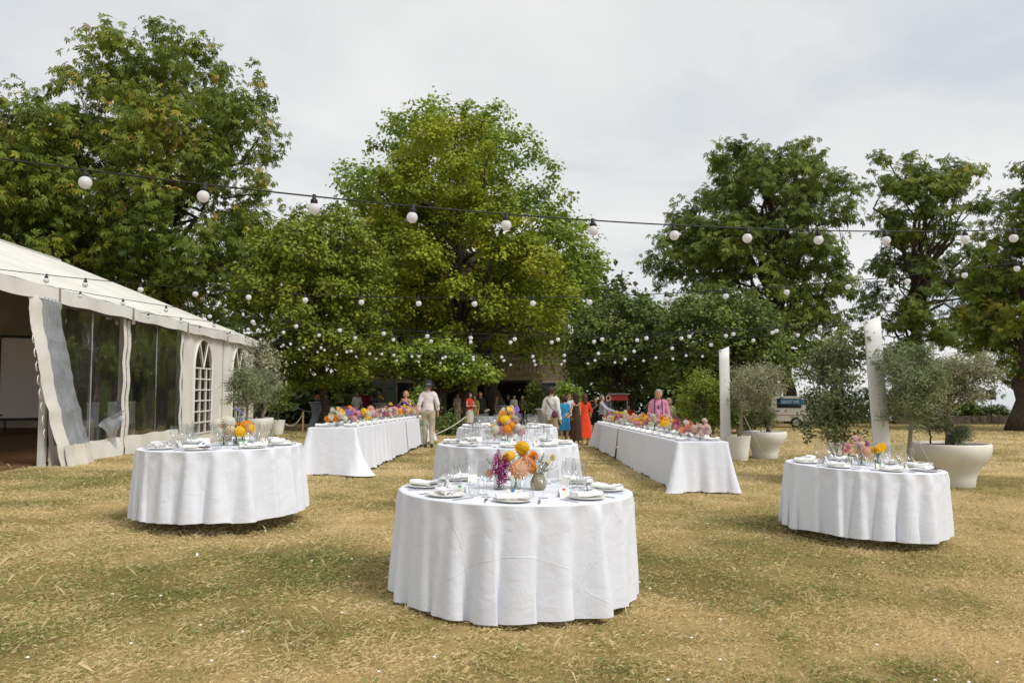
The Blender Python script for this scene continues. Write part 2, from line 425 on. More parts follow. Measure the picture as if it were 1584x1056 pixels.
def lobes_from(poly, Y, nlobe, r, depth, rng):
    """branch clumps filling the crown: poly is the measured outline (x, z) in metres at depth Y"""
    P = [tuple(at(px, py, Y)[[0, 2]]) for px, py in poly]
    A = np.array(P); lo, hi = A.min(0), A.max(0)
    n = nlobe * 22
    x = rng.uniform(lo[0], hi[0], n); z = rng.uniform(lo[1], hi[1], n)
    k = inpoly(x, z, P); x, z = x[k], z[k]; d = edgedist(x, z, P)
    k = d > .12 * r[0]; x, z, d = x[k], z[k], d[k]
    rr = np.clip(d * .8, r[0] * .55, r[1]) * rng.uniform(.7, 1.1, len(x))
    half = np.minimum(depth, .5 + 1.5 * d ** .8)
    u = rng.uniform(-1, 1, len(x)); u = np.sign(u) * np.abs(u) ** .6
    C = np.stack([x, Y + u * half, z], 1)
    # thin out by keeping clumps apart
    out, rad = [], []
    for i in range(len(C)):
        if len(out) >= nlobe: break
        if out:
            q = np.array(out); dd = np.linalg.norm(q - C[i], axis=1)
            if (dd < .72 * np.minimum(rr[i], np.array(rad)) + .1 * rr[i]).any(): continue
        out.append(C[i]); rad.append(rr[i])
    return np.array(out), np.array(rad)
def leaf_cloud(C, rad, nleaf, size, width, rng, palmate=0, droop=.5, bright=.5, fill=.45):
    # every clump carries twigs over its surface, every twig a spray of leaves
    nt_ = max(20, nleaf // (5 if palmate else 9)); w = rad ** 2; ti = rng.choice(len(C), nt_, p=w / w.sum())
    tu = nrm(rng.normal(size=(nt_, 3))); tu[:, 2] = np.where(tu[:, 2] < -.3, -tu[:, 2], tu[:, 2])
    ph = rng.uniform(0, 6.28, (len(C), 3))[ti]
    bump = 1 + .25 * np.sin(3 * tu[:, 0] + ph[:, 0] + 2 * tu[:, 2]) * np.sin(4 * tu[:, 1] + ph[:, 1]) + .12 * rng.normal(size=nt_)
    tp = C[ti] + tu * (rad[ti] * (1 - fill * rng.random(nt_) ** 1.6) * bump)[:, None] * np.array([1.08, 1.08, .88])
    twt = rng.normal(0, .10, nt_)
    tw = rng.integers(0, nt_, nleaf); idx = ti[tw]
    sg = size * (.75 if palmate else 1.15)
    along = rng.uniform(-1.6, 1.0, nleaf)[:, None]
    pos = tp[tw] + tu[tw] * along * sg + rng.normal(0, sg * .62, (nleaf, 3)) * np.array([1, 1, .7])
    u = nrm(tu[tw] + rng.normal(0, .35, (nleaf, 3)))
    nor = nrm(u * .7 + np.array([0, 0, .55]) + rng.normal(0, .35, (nleaf, 3)))
    d = rng.normal(size=(nleaf, 3)); d -= nor * (d * nor).sum(1, keepdims=True); d = nrm(d); d = nrm(d + u * .5 - np.array([0, 0, droop]))
    s = nrm(np.cross(d, nor)); nor = np.cross(s, d)
    L = size * rng.uniform(.65, 1.25, nleaf)
    clump_t = rng.normal(0, .13, len(C))[idx]
    tint = np.clip(bright + clump_t + twt[tw] + rng.normal(0, .12, nleaf), 0, 1)
    if palmate:
        V, T = [], []
        for a in np.linspace(-1.25, 1.25, palmate):
            dd = d * math.cos(a) + s * math.sin(a); ss = s * math.cos(a) - d * math.sin(a)
            l = (L * (1 - .28 * abs(a)))[:, None]
            e = dd - nor * .25
            V.append(np.stack([pos, pos + e * l * .62 + ss * l * width, pos + e * l - nor * l * .15, pos + e * l * .62 - ss * l * width], 1))
        V = np.stack(V, 1).reshape(-1, 3); n = nleaf * palmate; tint = np.repeat(tint, palmate * 4)
    else:
        l = L[:, None]
        V = np.stack([pos, pos + d * l * .45 + s * l * width + nor * l * .06, pos + d * l - nor * l * .12, pos + d * l * .45 - s * l * width + nor * l * .06], 1).reshape(-1, 3)
        n = nleaf; tint = np.repeat(tint, 4)
    T = np.arange(n)[:, None] * 4 + np.array([0, 1, 2, 3])
    return V, T, tint
def branch(mb, a, b, r0, r1, rng, n=6, wob=.12, k=6):
    a, b = np.asarray(a, float), np.asarray(b, float); L = np.linalg.norm(b - a)
    t = np.linspace(0, 1, n)[:, None]
    p = a + (b - a) * t; p[:, 2] += (np.sin(t[:, 0] * PI) * L * .08)
    p[1:-1] += rng.normal(0, wob * L / n, (n - 2, 3))
    mb.tube(p, np.linspace(r0, r1, n), k)
    return p
def tree(name, label, poly, Y, base, mats, nlobe, r, depth, nleaf, size, width=.3, palmate=0, trunk_r=.35, droop=.5, bright=.5,
         seed=1, group=None, fork=.35, nlimb=26, cat='tree', bark=None, stems=1, twigs=.35, fill=.45):
    rng = np.random.default_rng(seed)
    bx = (base - 792) / F_PX * Y; b = np.array([bx, Y, gz(bx, Y) - .05])
    C, rad = lobes_from(poly, Y, nlobe, r, depth, rng)
    top = C[:, 2].max(); cx = C[:, 0].mean()
    t = thing(name, label, cat, b, 0, group)
    mb = MB()
    zc = C[:, 2].min() + (top - C[:, 2].min()) * fork
    for sidx in range(stems):
        off = rng.normal(0, .35, 2) if stems > 1 else np.zeros(2)
        p0 = np.array([off[0] * .6, off[1] * .6, 0]); tgt = np.array([(cx - b[0]) * .55 + off[0] * 3, off[1] * 3, zc - b[2]])
        tp = np.linspace(0, 1, 9)[:, None]; path = p0 + (tgt - p0) * tp; path[1:-1, :2] += rng.normal(0, trunk_r * .35, (7, 2))
        rr = trunk_r * (1 - .45 * tp[:, 0]); rr[0] *= 1.45; rr[1] *= 1.12
        mb.tube(path, rr, 10)
        lead = np.array([cx - b[0], 0, (zc + (top - zc) * .85) - b[2]])
        lp = branch(mb, path[-1], lead, rr[-1], .05, rng, 8, .2, 8)
        sel = rng.choice(len(C), min(nlimb // stems, len(C)), replace=False)
        for i in sel:
            c = C[i] - b
            q = path[rng.integers(5, 9)] if c[2] < zc - b[2] + 1 else (lp[rng.integers(0, 6)] if rng.random() < .6 else path[-1])
            if q[2] > c[2]: q = path[rng.integers(4, 8)]
            L = np.linalg.norm(c - q)
            br = branch(mb, q, c, trunk_r * .16 + .012 * L, .018, rng, 7, .35, 6)
            for j in range(3):
                if rng.random() < twigs:
                    e = br[rng.integers(3, 6)]; nb = C[np.argsort(np.linalg.norm(C - b - e, axis=1))[rng.integers(0, 5)]] - b
                    branch(mb, e, nb, .03, .008, rng, 5, .3, 4)
    part('trunk', mb, bark or BARK, t)
    V, T, tint = leaf_cloud(C - b, rad, nleaf, size, width, rng, palmate, droop, bright, fill)
    o = link('crown', raw_mesh('crown', V, T, mats, tint, False, 4), t); o['kind'] = 'stuff'
    return t
GT = 'trees around the lawn'
tree('chestnut_tree', 'tallest chestnut tree, yellow flecked leaves, rising behind the white marquee',
     [(70, 190), (92, 120), (150, 100), (158, 62), (200, 46), (265, 40), (330, 60), (352, 88), (366, 118), (388, 88), (416, 130), (430, 190), (432, 290), (438, 330), (428, 430), (405, 500), (330, 520), (200, 500), (60, 450), (10, 340), (50, 250)],
     36, 250, CHESTNUT, 330, (.6, 1.25), 5.2, 22000, .29, .15, 5, .42, .75, .53, 3, GT, nlimb=34)
tree('chestnut_tree', 'yellowish chestnut tree cut off by the left edge of the picture',
     [(-190, 220), (-80, 135), (0, 112), (45, 135), (85, 162), (118, 230), (112, 330), (135, 430), (60, 460), (-170, 470)],
     32, -60, CHESTNUT, 170, (.6, 1.2), 4, 13000, .29, .15, 5, .36, .75, .58, 4, GT)
tree('plane_tree', 'tall fresh green plane tree standing behind the yellowish maple in the centre',
     [(508, 275), (545, 240), (585, 215), (592, 195), (620, 180), (640, 165), (690, 152), (745, 165), (770, 160), (800, 172), (835, 225), (868, 262), (880, 310), (905, 340), (925, 355), (942, 410), (935, 480), (915, 560), (850, 585), (650, 575), (560, 440), (520, 330)],
     44, 770, PLANE, 210, (.6, 1.2), 5.0, 52000, .22, .42, 0, .45, .35, .55, 5, GT)
tree('maple_tree', 'olive yellow maple tree with bare lower branches in the centre behind the guests',
     [(560, 340), (598, 255), (628, 200), (655, 170), (690, 160), (720, 172), (755, 190), (785, 245), (805, 300), (840, 350), (870, 420), (905, 470), (885, 530), (820, 560), (740, 555), (680, 560), (610, 560), (560, 470), (548, 385)],
     38, 715, MAPLE, 150, (.5, 1.0), 4.3, 56000, .17, .42, 0, .40, .3, .55, 6, GT, fork=.12, nlimb=40)
tree('plane_sapling', 'bright green low plane tree branch mass hanging over the porch guests',
     [(560, 560), (600, 535), (640, 525), (700, 525), (740, 545), (775, 575), (760, 599), (700, 604), (655, 596), (600, 590), (565, 585)],
     35.5, 690, PLANE, 80, (.35, .7), 1.6, 15000, .17, .42, 0, .14, .3, .75, 7, GT)
tree('hornbeam_tree', 'rounded hornbeam tree with low hanging foliage beside the marquee end',
     [(385, 400), (425, 350), (455, 328), (510, 312), (552, 330), (598, 385), (612, 450), (600, 520), (572, 575), (555, 612), (515, 615), (470, 612), (430, 600), (402, 565), (365, 470), (360, 425)],
     32, 505, HORNBEAM, 220, (.45, .85), 3.2, 54000, .155, .38, 0, .2, .45, .5, 8, GT, fork=.25)
tree('chestnut_tree', 'dark chestnut tree with thick trunk directly above the parked van',
     [(985, 375), (1028, 340), (1045, 300), (1090, 285), (1085, 240), (1125, 212), (1160, 203), (1200, 228), (1235, 205), (1258, 212), (1262, 245), (1292, 262), (1330, 258), (1322, 320), (1300, 400), (1325, 440), (1318, 540), (1300, 596), (1250, 592), (1180, 575), (1120, 500), (1040, 475), (1000, 440)],
     57, 1227, CHESTNUT_DARK, 240, (.7, 1.4), 5.0, 15500, .44, .15, 5, .52, .7, .5, 9, GT, nlimb=50, twigs=.8)
tree('chestnut_tree', 'thin topped chestnut tree between the van and the right hand trunk',
     [(1345, 270), (1353, 222), (1380, 225), (1395, 208), (1420, 245), (1445, 238), (1470, 245), (1482, 262), (1510, 238), (1522, 320), (1535, 390), (1560, 440), (1565, 530), (1490, 590), (1440, 606), (1385, 606), (1335, 570), (1345, 430), (1362, 350)],
     58, 1400, CHESTNUT_DARK, 120, (.6, 1.2), 4.0, 9500, .40, .15, 5, .4, .7, .5, 10, GT, nlimb=44, twigs=.7)
tree('chestnut_tree', 'wide trunked chestnut tree at the right edge of the picture',
     [(1528, 345), (1555, 320), (1570, 250), (1640, 220), (1740, 300), (1760, 480), (1700, 600), (1620, 622), (1540, 610), (1508, 530), (1495, 430)],
     44, 1566, CHESTNUT, 180, (.6, 1.2), 4.5, 11500, .34, .15, 5, .40, .7, .55, 11, GT, nlimb=30)
tree('orchard_tree', 'small many stemmed dark tree behind the red and yellow drinks cart',
     [(868, 545), (885, 490), (920, 465), (960, 448), (1000, 452), (1035, 485), (1045, 570), (1010, 612), (940, 608), (900, 612), (875, 590)],
     36, 965, ORCHARD, 170, (.4, .8), 2.6, 30000, .145, .38, 0, .14, .4, .45, 12, GT, stems=3, nlimb=30)
tree('orchard_tree', 'small rounded many stemmed tree behind the pink shirted man',
     [(1008, 520), (1045, 455), (1110, 438), (1160, 452), (1197, 488), (1218, 540), (1228, 590), (1200, 612), (1060, 612), (1010, 600)],
     32, 1080, ORCHARD, 200, (.4, .8), 2.6, 36000, .14, .38, 0, .14, .4, .5, 13, GT, stems=3, nlimb=30)
def backdrop_wood():
    """far wood behind the near trees that reads as one dark mass"""
    rng = np.random.default_rng(20)
    V, T, t, n = [], [], [], 0
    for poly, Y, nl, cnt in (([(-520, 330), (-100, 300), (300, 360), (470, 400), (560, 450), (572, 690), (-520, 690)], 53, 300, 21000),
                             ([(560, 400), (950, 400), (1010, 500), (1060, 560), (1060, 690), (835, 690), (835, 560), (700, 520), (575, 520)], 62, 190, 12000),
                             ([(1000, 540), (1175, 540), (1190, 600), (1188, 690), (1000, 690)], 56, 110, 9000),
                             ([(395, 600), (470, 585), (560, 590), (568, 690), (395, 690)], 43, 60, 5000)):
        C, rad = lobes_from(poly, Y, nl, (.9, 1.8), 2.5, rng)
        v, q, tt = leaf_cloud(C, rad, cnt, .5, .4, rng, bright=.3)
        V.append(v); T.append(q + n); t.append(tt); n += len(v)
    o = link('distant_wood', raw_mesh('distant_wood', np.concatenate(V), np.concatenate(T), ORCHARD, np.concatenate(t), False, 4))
    o['kind'] = 'stuff'; o['label'] = 'dark wood closing the view behind the nearer trees'; o['category'] = 'wood'
backdrop_wood()
def shrub(label, poly, Y, m, seed, n=3500, size=.2, name='wild_shrub'):
    rng = np.random.default_rng(seed); cx = np.mean([p[0] for p in poly])
    b = np.array(on_ground(cx, Y)); C, rad = lobes_from(poly, Y, 40, (.25, .55), .8, rng)
    t = thing(name, label, 'shrub', b, 0, 'shrubs at the edge of the lawn'); mb = MB()
    for i in rng.choice(len(C), 8): branch(mb, (rng.normal(0, .12), rng.normal(0, .12), -.03), C[i] - b, .035, .01, rng, 5, .3, 5)
    part('stems', mb, BARK, t)
    V, T, tt = leaf_cloud(C - b, rad, n, size, .36, rng)
    o = link('foliage', raw_mesh('foliage', V, T, m, tt, False, 4), t); o['kind'] = 'stuff'
shrub('low green shrub right of the parked van', [(1245, 650), (1250, 625), (1275, 612), (1300, 618), (1325, 635), (1330, 655)], 55, BUSH, 31)
shrub('rounded shrub behind the low stone wall, beneath the dry olive tree', [(1462, 652), (1465, 628), (1490, 622), (1515, 632), (1520, 652)], 58, ORCHARD, 32)
shrub('bright shrub behind the stone wall beside the loudspeaker', [(1520, 652), (1525, 632), (1545, 628), (1556, 640), (1556, 652)], 57.5, BUSH, 33)
shrub('dark shrub beyond the lawn, behind the leaning white post', [(1322, 655), (1328, 610), (1350, 596), (1380, 600), (1396, 620), (1398, 655)], 57, ORCHARD, 39, 4500, .2)
shrub('shrub behind the far end of the stone wall, between the two potted olive trees', [(1385, 650), (1392, 634), (1420, 628), (1446, 638), (1448, 652)], 58.5, ORCHARD, 34)
shrub('dark shrub in front of the parked van, behind the two potted olive trees', [(1120, 665), (1126, 620), (1150, 600), (1180, 604), (1193, 630), (1194, 665)], 40, ORCHARD, 38, 5000, .16)
shrub('bright green shrub between the blonde woman and the man in the hat', [(622, 640), (630, 610), (645, 598), (662, 600), (668, 625), (664, 660), (630, 660)], 33, PLANE, 35, 2600, .16)
shrub('dark leafy shrub right of the man in the hat', [(680, 690), (684, 650), (700, 640), (716, 655), (718, 690)], 31, ORCHARD, 36, 2400, .14)
shrub('bright green shrub behind the man in the white shirt', [(858, 612), (866, 596), (884, 592), (896, 604), (898, 640), (860, 640)], 33, PLANE, 37, 2400, .15)

# ================================================================== HOUSE WITH PORCH behind the trees
STONE = mat('house_stone', (.24, .19, .13), .9, .2, noise=(2.5, .3), bump=(9, .4, .03))
STONE_TRIM = mat('house_trim', (.36, .30, .22), .85, .2, noise=(5, .25))
SHUTTER = mat('shutter', (.12, .15, .13), .7)
DARKGLASS = mat('window_glass', (.02, .025, .03), .08, .6)
ROOFTILE = mat('roof_tile', (.22, .10, .06), .85, .2, noise=(6, .4), bump=(12, .6, .04))
def house():
    Y = 48.0; x0, x1 = -10.5, 3.4; b = np.array([0, Y, -.45])
    t = thing('country_house', 'stone house with dark porch and balcony, mostly hidden behind the central trees', 'house', b)
    P0, P1, H = -4.2, 1.6, 2.62
    w = MB(); w.box(((x0 + P0) / 2, 4, 4.4), (P0 - x0, 8, 8.8)); w.box(((P1 + x1) / 2, 4, 4.4), (x1 - P1, 8, 8.8))
    w.box(((P0 + P1) / 2, 4.002, (H + .3 + 8.8) / 2), (P1 - P0 - .004, 7.99, 8.8 - H - .3)); w.box(((P0 + P1) / 2, 6.5, H / 2), (P1 - P0 - .01, .3, H))
    part('wall', w, STONE, t, False)
    s = MB().box(((P0 + P1) / 2, 2.2, H + .15), (P1 - P0 + .5, 8.2, .3)).box(((P0 + P1) / 2, -1.93, H + .34), (P1 - P0 + .6, .2, .08))
    bal = part('balcony', s, STONE_TRIM, t, False)
    rl = MB().box(((P0 + P1) / 2, -1.75, H + 1.20), (P1 - P0 + .5, .26, .12)).box(((P0 + P1) / 2, -1.75, H + .36), (P1 - P0 + .5, .24, .12))
    part('balustrade_rail', rl, STONE_TRIM, bal, False)
    prof = [(.05, 0), (.06, .05), (.035, .12), (.075, .32), (.045, .55), (.035, .62), (.06, .68), (.05, .74)]
    me = MB().lathe(prof, 8, cap1=True).mesh('baluster', STONE_TRIM)
    k = int((P1 - P0 + .3) / .24)
    for i in range(k): link('baluster', me, bal, (P0 - .1 + i * .24, -1.75, H + .41))
    pm = MB().lathe([(.24, 0), (.24, .15), (.19, .2), (.18, H - .25), (.22, H - .15), (.26, H - .001)], 12).mesh('column', STONE_TRIM)
    for x in (P0 + .2, -2.2, 1.35): link('column', pm, t, (x, -1.6, 0))
    part('porch_door', MB().box((-.6, 6.3, 1.05), (1.1, .08, 2.1)), SHUTTER, t, False)
    part('porch_floor', MB().box(((P0 + P1) / 2, 2.2, .04), (P1 - P0, 8.3, .1)), STONE_TRIM, t, False)
    for x in (-9.0, -6.4, -3.6, -.8, 2.2):
        for z in (.9, 4.6):
            if z < 2 and P0 - .6 < x < P1 + .6: continue
            f = part('window', MB().box((x, -.02, z + .8), (1.2, .1, 1.8)), STONE_TRIM, t, False)
            part('pane', MB().box((x, -.075, z + .8), (.95, .03, 1.55)), DARKGLASS, f, False)
            for sgn in (-1, 1): part('shutter', MB().box((x + sgn * .88, -.05, z + .8), (.5, .06, 1.7)), SHUTTER, f, False)
    r = MB().add([(x0 - .4, -.6, 8.8), (x1 + .4, -.6, 8.8), (x1 + .4, 8.6, 8.8), (x0 - .4, 8.6, 8.8), (x0 + 2, 4, 11.4), (x1 - 2, 4, 10.6)],
                 [(0, 1, 5, 4), (1, 2, 5), (2, 3, 4, 5), (3, 0, 4), (3, 2, 1, 0)])
    part('roof', r, ROOFTILE, t, False)
house()

def stone_wall():
    Y = 55.0; x0, x1 = at(1385, 650, Y)[0], at(1900, 650, Y)[0]
    t = thing('stone_wall', 'low dry stone wall along the far right edge of the lawn', 'wall', (x0, Y, gz(x0, Y)))
    core = MB().box(((x1 - x0) / 2, .25, .24), (x1 - x0, .36, .52))
    part('core', core, mat('wall_core', (.07, .06, .05), .95), t, False)
    mb = MB()
    for c in range(5):
        x = 0
        while x < x1 - x0:
            wd = R.uniform(.14, .36); mb.box((x + wd / 2, .06 + R.uniform(-.02, .02), .06 + c * .115), (wd - .02, .12, .1), 0, R.uniform(-.04, .04)); x += wd
    o = part('stones', mb, mat('wall_stone', (.16, .13, .10), .95, .1, noise=(3, .6), bump=(15, .5, .03)), t, False); o['kind'] = 'stuff'
stone_wall()

# ================================================================== MARQUEE
PVC = mat('marquee_fabric', (.76, .75, .70), .55, .3, noise=(1.6, .14), bump=(5, .18, .03))
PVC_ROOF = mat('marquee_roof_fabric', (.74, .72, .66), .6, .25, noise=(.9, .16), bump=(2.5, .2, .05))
ALU = mat('tent_aluminium', (.62, .61, .58), .45, .4, noise=(4, .15))
FILM = clear_film('clear_pvc', (.86, .89, .88), .72, .03, (.012, (.55, .58, .62), 1.2), (2.5, .9, .09))
FILM_FOLD = clear_film('gathered_clear_pvc', (.88, .92, .95), .85, .12, (.30, (.66, .71, .77), 3.0))
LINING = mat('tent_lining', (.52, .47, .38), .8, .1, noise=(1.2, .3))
DECK = mat('deck_board', (.20, .105, .05), .6, .3, noise=(4, .35))
def marquee():
    rz = math.atan(.08); b = (-7.85, 13.5, .26); EH, RH, HW, E0, E1 = 3.02, 5.75, 6.6, -3.4, 14.3
    t = thing('marquee', 'large cream party tent with clear side panels and arched windows', 'tent', b, rz)
    posts = [E0, 0, 3.2, 6.75, 10.4, E1]
    # roof sheets: one per bay and side, sagging slightly between the frames
    for i in range(5):
        y0, y1 = posts[i], posts[i + 1]
        for sd in (0, 1):
            u = np.linspace(0, 1, 11); v = np.linspace(0, 1, 13); U, V = np.meshgrid(u, v, indexing='ij')
            X = .14 - U * (HW + .14); X = X if sd == 0 else -2 * HW - X
            Z = EH + (RH - EH) * U - .10 * np.sin(PI * V) * np.sin(PI * np.clip(U, 0, 1)) - .02 * np.sin(PI * V * 6) * (1 - U) * .4
            ins = .006
            part('roof_panel', MB().grid(np.stack([X, y0 + ins + (y1 - y0 - 2 * ins) * V, Z], -1), flip=(sd == 1)), PVC_ROOF, t)
            # eave valance: a band folded down over the gutter with a slack lower edge
            zz = np.linspace(0, 1, 4); A, Bv = np.meshgrid(zz, np.linspace(0, 1, 25), indexing='ij')
            X = .142 + .012 * np.sin(Bv * 9 + i) * A; X = X if sd == 0 else -2 * HW - X
            part('valance', MB().grid(np.stack([X, y0 + .02 + (y1 - y0 - .04) * Bv, EH - .004 - (.24 + .012 * np.sin(Bv * 13)) * A], -1)), PVC, t)
    part('keder_rail', MB().box((-HW, (E0 + E1) / 2, RH + .012), (.1, E1 - E0, .05)), ALU, t, False)
    for y in posts:
        f = MB()
        for x in (-.06, -2 * HW + .06): part('post', MB().box((x, y, EH / 2), (.10, .10, EH)), ALU, t, False)
        r = MB().tube([(-.06, y, EH - .06), (-HW, y, RH - .10), (-2 * HW + .06, y, EH - .06)], .055, 4)
        part('rafter', r, ALU, t, False)
        if y > E0 + .1:
            part('roof_strap', MB().add([(.147, y - .035, EH + .01), (.147, y + .035, EH + .01), (.157, y + .035, EH - .27), (.157, y - .035, EH - .27)], [(0, 1, 2, 3)]).box((.15, y, EH - .3), (.05, .05, .09)), mat('strap', (.28, .25, .2), .8), t, False)
    part('eave_beam', MB().box((-.06, (E0 + E1) / 2, EH - .07), (.08, E1 - E0, .10)).box((-2 * HW + .06, (E0 + E1) / 2, EH - .07), (.08, E1 - E0, .10)), ALU, t, False)
    # floor of boards
    w = .32; n = int((2 * HW - .3) / w)
    me = MB().box((0, (E0 + E1) / 2, 0), (w - .012, E1 - E0 - .1, .04)).mesh('floor_board', DECK, False)
    for i in range(n): link('floor_board', me, t, (-.22 - w * (i + .5), 0, .02 + .002 * (i % 3)))
    part('floor_bearer', MB().box((-.35, (E0 + E1) / 2, -.12), (.12, E1 - E0 - .2, .2)).box((-.15, -1.9, -.1), (.3, 1.6, .12)), mat('bearer', (.12, .10, .08), .9), t, False)
    # clear side panels with white border and skirt
    def clearbay(y0, y1, dip):
        p = MB()
        y = np.linspace(y0 + .1, y1 - .1, 22); z = np.linspace(.34, EH - .2, 10); Yg, Zg = np.meshgrid(y, z, indexing='ij')
        part('clear_panel', p.grid(np.stack([.012 * np.sin(Yg * 4.1) + .008 * np.sin(Zg * 3 + Yg), Yg, Zg], -1), flip=True), FILM, t)
        bd = MB(); u = np.linspace(0, 1, 20)
        zt = .34 + .012 * np.sin(u * 17)
        lo = np.stack([.02 + .05 * np.abs(np.sin(u * 9)) , y0 + .05 + (y1 - y0 - .1) * u, -.16 + .06 * np.sin(u * 7 + dip)], 1); hi = np.stack([.012 * np.sin(u * 6) + .012, y0 + .05 + (y1 - y0 - .1) * u, zt], 1)
        part('skirt', bd.grid(np.stack([lo, (lo + hi) / 2 + np.array([.02, 0, 0]), hi], 0), flip=True), PVC, t)
        for yy in (y0 + .1, y1 - .1):
            k = np.linspace(0, 1, 16); wv = .03 * np.sin(k * 21 + yy)
            part('border_strip', MB().grid(np.stack([np.stack([.03 + wv * .4, yy - .075 + wv * .3, .1 + k * (EH - .35)], 1), np.stack([.035 + wv * .4, yy + .075 + wv * .4, .1 + k * (EH - .35)], 1)], 1)), PVC, t)
        s = MB().box((.012, (y0 + y1) / 2, (EH - .2 + .34) / 2), (.012, .025, EH - .58))
        part('weld_seam', s, FILM_FOLD, t, False)
        lc = MB()
        for k in range(7): lc.tube([(.055, y1 - .04, .5 + k * .34), (.08, y1 + .03, .46 + k * .34), (.06, y1 - .03, .40 + k * .34)], .008, 4)
        part('lacing', lc, PVC, t)
    clearbay(0, 3.2, 0); clearbay(3.2, 6.75, 2)
    # drawn-back clear curtain of the open bay: white edge strip and gathered film
    k = np.linspace(0, 1, 26); sw = .016 * np.sin(k * 23 + 1.5 * np.sin(k * 9)) + .010 * np.sin(k * 61)
    def sl(ytop, ybot, xo): return np.stack([xo + sw * .8 + .14 * k ** 2, ytop + (ybot - ytop) * k ** 1.15, EH - .2 - k * (EH - .12)], 1)
    part('curtain_edge', MB().grid(np.stack([sl(-.95, .12, .10), sl(-.80, .30, .16), sl(-.58, .52, .12)], 1), flip=True), PVC, t)
    q = []
    for j in range(15):
        f = j / 14; q.append(sl(-.58 + .55 * f, .50 + .75 * f, .10 + .09 * math.sin(j * 2.1)))
    part('gathered_curtain', MB().grid(np.stack(q, 1)[:23], flip=True), FILM_FOLD, t)
    q = [sl(-.6 + .5 * f, .2 + .95 * f, .14 + .10 * math.sin(f * 13)) for f in np.linspace(0, 1, 12)]
    part('curtain_hem', MB().grid(np.stack(q, 1)[21:] + np.array([.03, 0, -.02]), flip=True), PVC, t)
    lp = MB()
    for j in range(9):
        z = EH - .6 - j * .22; y = -.95 + (EH - .2 - z) / EH * .9; lp.tube([(.12, y, z), (.14, y - .07, z - .05), (.14, y - .05, z - .15), (.12, y + .02, z - .13)], .009, 4)
    part('lacing', lp, PVC, t)
    # tied-up corner of clear film at the middle post
    q = [np.stack([np.full(8, .06) + .05 * np.sin(np.linspace(0, 6, 8) + j), 3.0 - np.linspace(0, 1.1, 8) * (1 - j / 9), .9 - np.linspace(0, 1, 8) ** 1.4 * (.28 + .05 * j) - .02 * j], 1) for j in range(8)]
    part('folded_flap', MB().grid(np.stack(q, 1)), FILM_FOLD, t)
    # solid wall bays with arched windows
    def archbay(y0, y1, kk):
        c, hw, zs, zb = (y0 + y1) / 2 - .1, .80, 1.90, .14     # window centre, half width, spring line, sill
        n = 14
        ang = np.linspace(0, PI, n); arc = [(c - hw * math.cos(a), zs + .80 * math.sin(a)) for a in ang]
        inner = [(c - hw, zb)] + [(c - hw, z) for z in (.6, 1.1)] + arc + [(c + hw, z) for z in (1.1, .6)] + [(c + hw, zb)]
        outer = [(y0, -.25), (y0, .6), (y0, 1.1)] + [(y0, 1.9)] + [(y0 + (y1 - y0) * i / (n - 3), EH - .1) for i in range(n - 2)] + [(y1, 1.9), (y1, 1.1), (y1, .6), (y1, -.25)]
        m = MB(); rows = []
        for f in np.linspace(0, 1, 5):
            rows.append([(.02 + .035 * math.sin(3.1 * (a0 + (b0 - a0) * f) * 2 + kk) * f * (1 - f) * 3, a0 + (b0 - a0) * f, a1 + (b1 - a1) * f) for (a0, a1), (b0, b1) in zip(inner, outer)])
        m.grid(rows); m.add([(.02, y0, -.25), (.02, y1, -.25), (.02, c + hw, zb), (.02, c - hw, zb)], [(0, 1, 2, 3)])
        wl_ = part('wall_panel', m, PVC, t)
        wn_ = part('arched_window', MB().tube([(.03, y, z) for y, z in inner], .03, 5), PVC, t)
        pane_v = [(.012, y, z) for y, z in inner]
        part('pane', MB().add(pane_v, [tuple(range(len(pane_v)))]), FILM, wn_, False)
        for x in (c - hw / 3, c + hw / 3): part('glazing_bar', MB().box((.03, x, (zb + zs) / 2), (.03, .035, zs - zb)), PVC, wn_, False)
        for i in range(7):
            z = zb + (zs - zb) * i / 6; part('glazing_bar', MB().box((.032, c, z), (.03, 2 * hw, .035)), PVC, wn_, False)
        for a in (PI * .35, PI * .65): part('glazing_bar', MB().tube([(.03, c, zs), (.03, c - hw * math.cos(a), zs + .80 * math.sin(a))], .02, 4), PVC, wn_, False)
    archbay(6.80, 10.38, 0); archbay(10.42, 14.28, 2)
    # far gable, near gable and far side
    for y in (E1,):
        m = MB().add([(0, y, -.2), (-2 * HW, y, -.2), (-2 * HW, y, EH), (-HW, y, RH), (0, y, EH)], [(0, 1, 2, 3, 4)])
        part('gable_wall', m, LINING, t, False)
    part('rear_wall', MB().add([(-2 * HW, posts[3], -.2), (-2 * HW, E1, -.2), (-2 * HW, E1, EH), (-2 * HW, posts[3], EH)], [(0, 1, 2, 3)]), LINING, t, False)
    # furniture under the tent
    M = Matrix.Translation(b) @ Matrix.Rotation(rz, 4, 'Z')
    W = lambda x, y, z: tuple(M @ Vector((x, y, z)))
    sc = thing('projector_screen', 'white projector screen with black frame standing inside the marquee', 'screen', W(-5.45, 10.0, .30), rz + .45); sc.scale = (.62, 1, 1)
    part('screen_surface', MB().box((0, 0, 1.35), (1.9, .03, 2.3)), mat('screen_white', (.7, .69, .66), .8), sc, False)
    part('frame', MB().box((0, -.002, .17), (2.0, .07, .08)).box((0, -.002, 2.54), (2.0, .07, .08)).box((-.98, 0, 1.35), (.06, .06, 2.3)).box((.98, 0, 1.35), (.06, .06, 2.3)), mat('black_metal', (.02, .02, .02), .5), sc, False)
    for x in (-.7, .7): part('leg', MB().box((x, 0, -.06), (.05, .7, .40)), mat('black_metal', (.02, .02, .02), .5), sc, False)
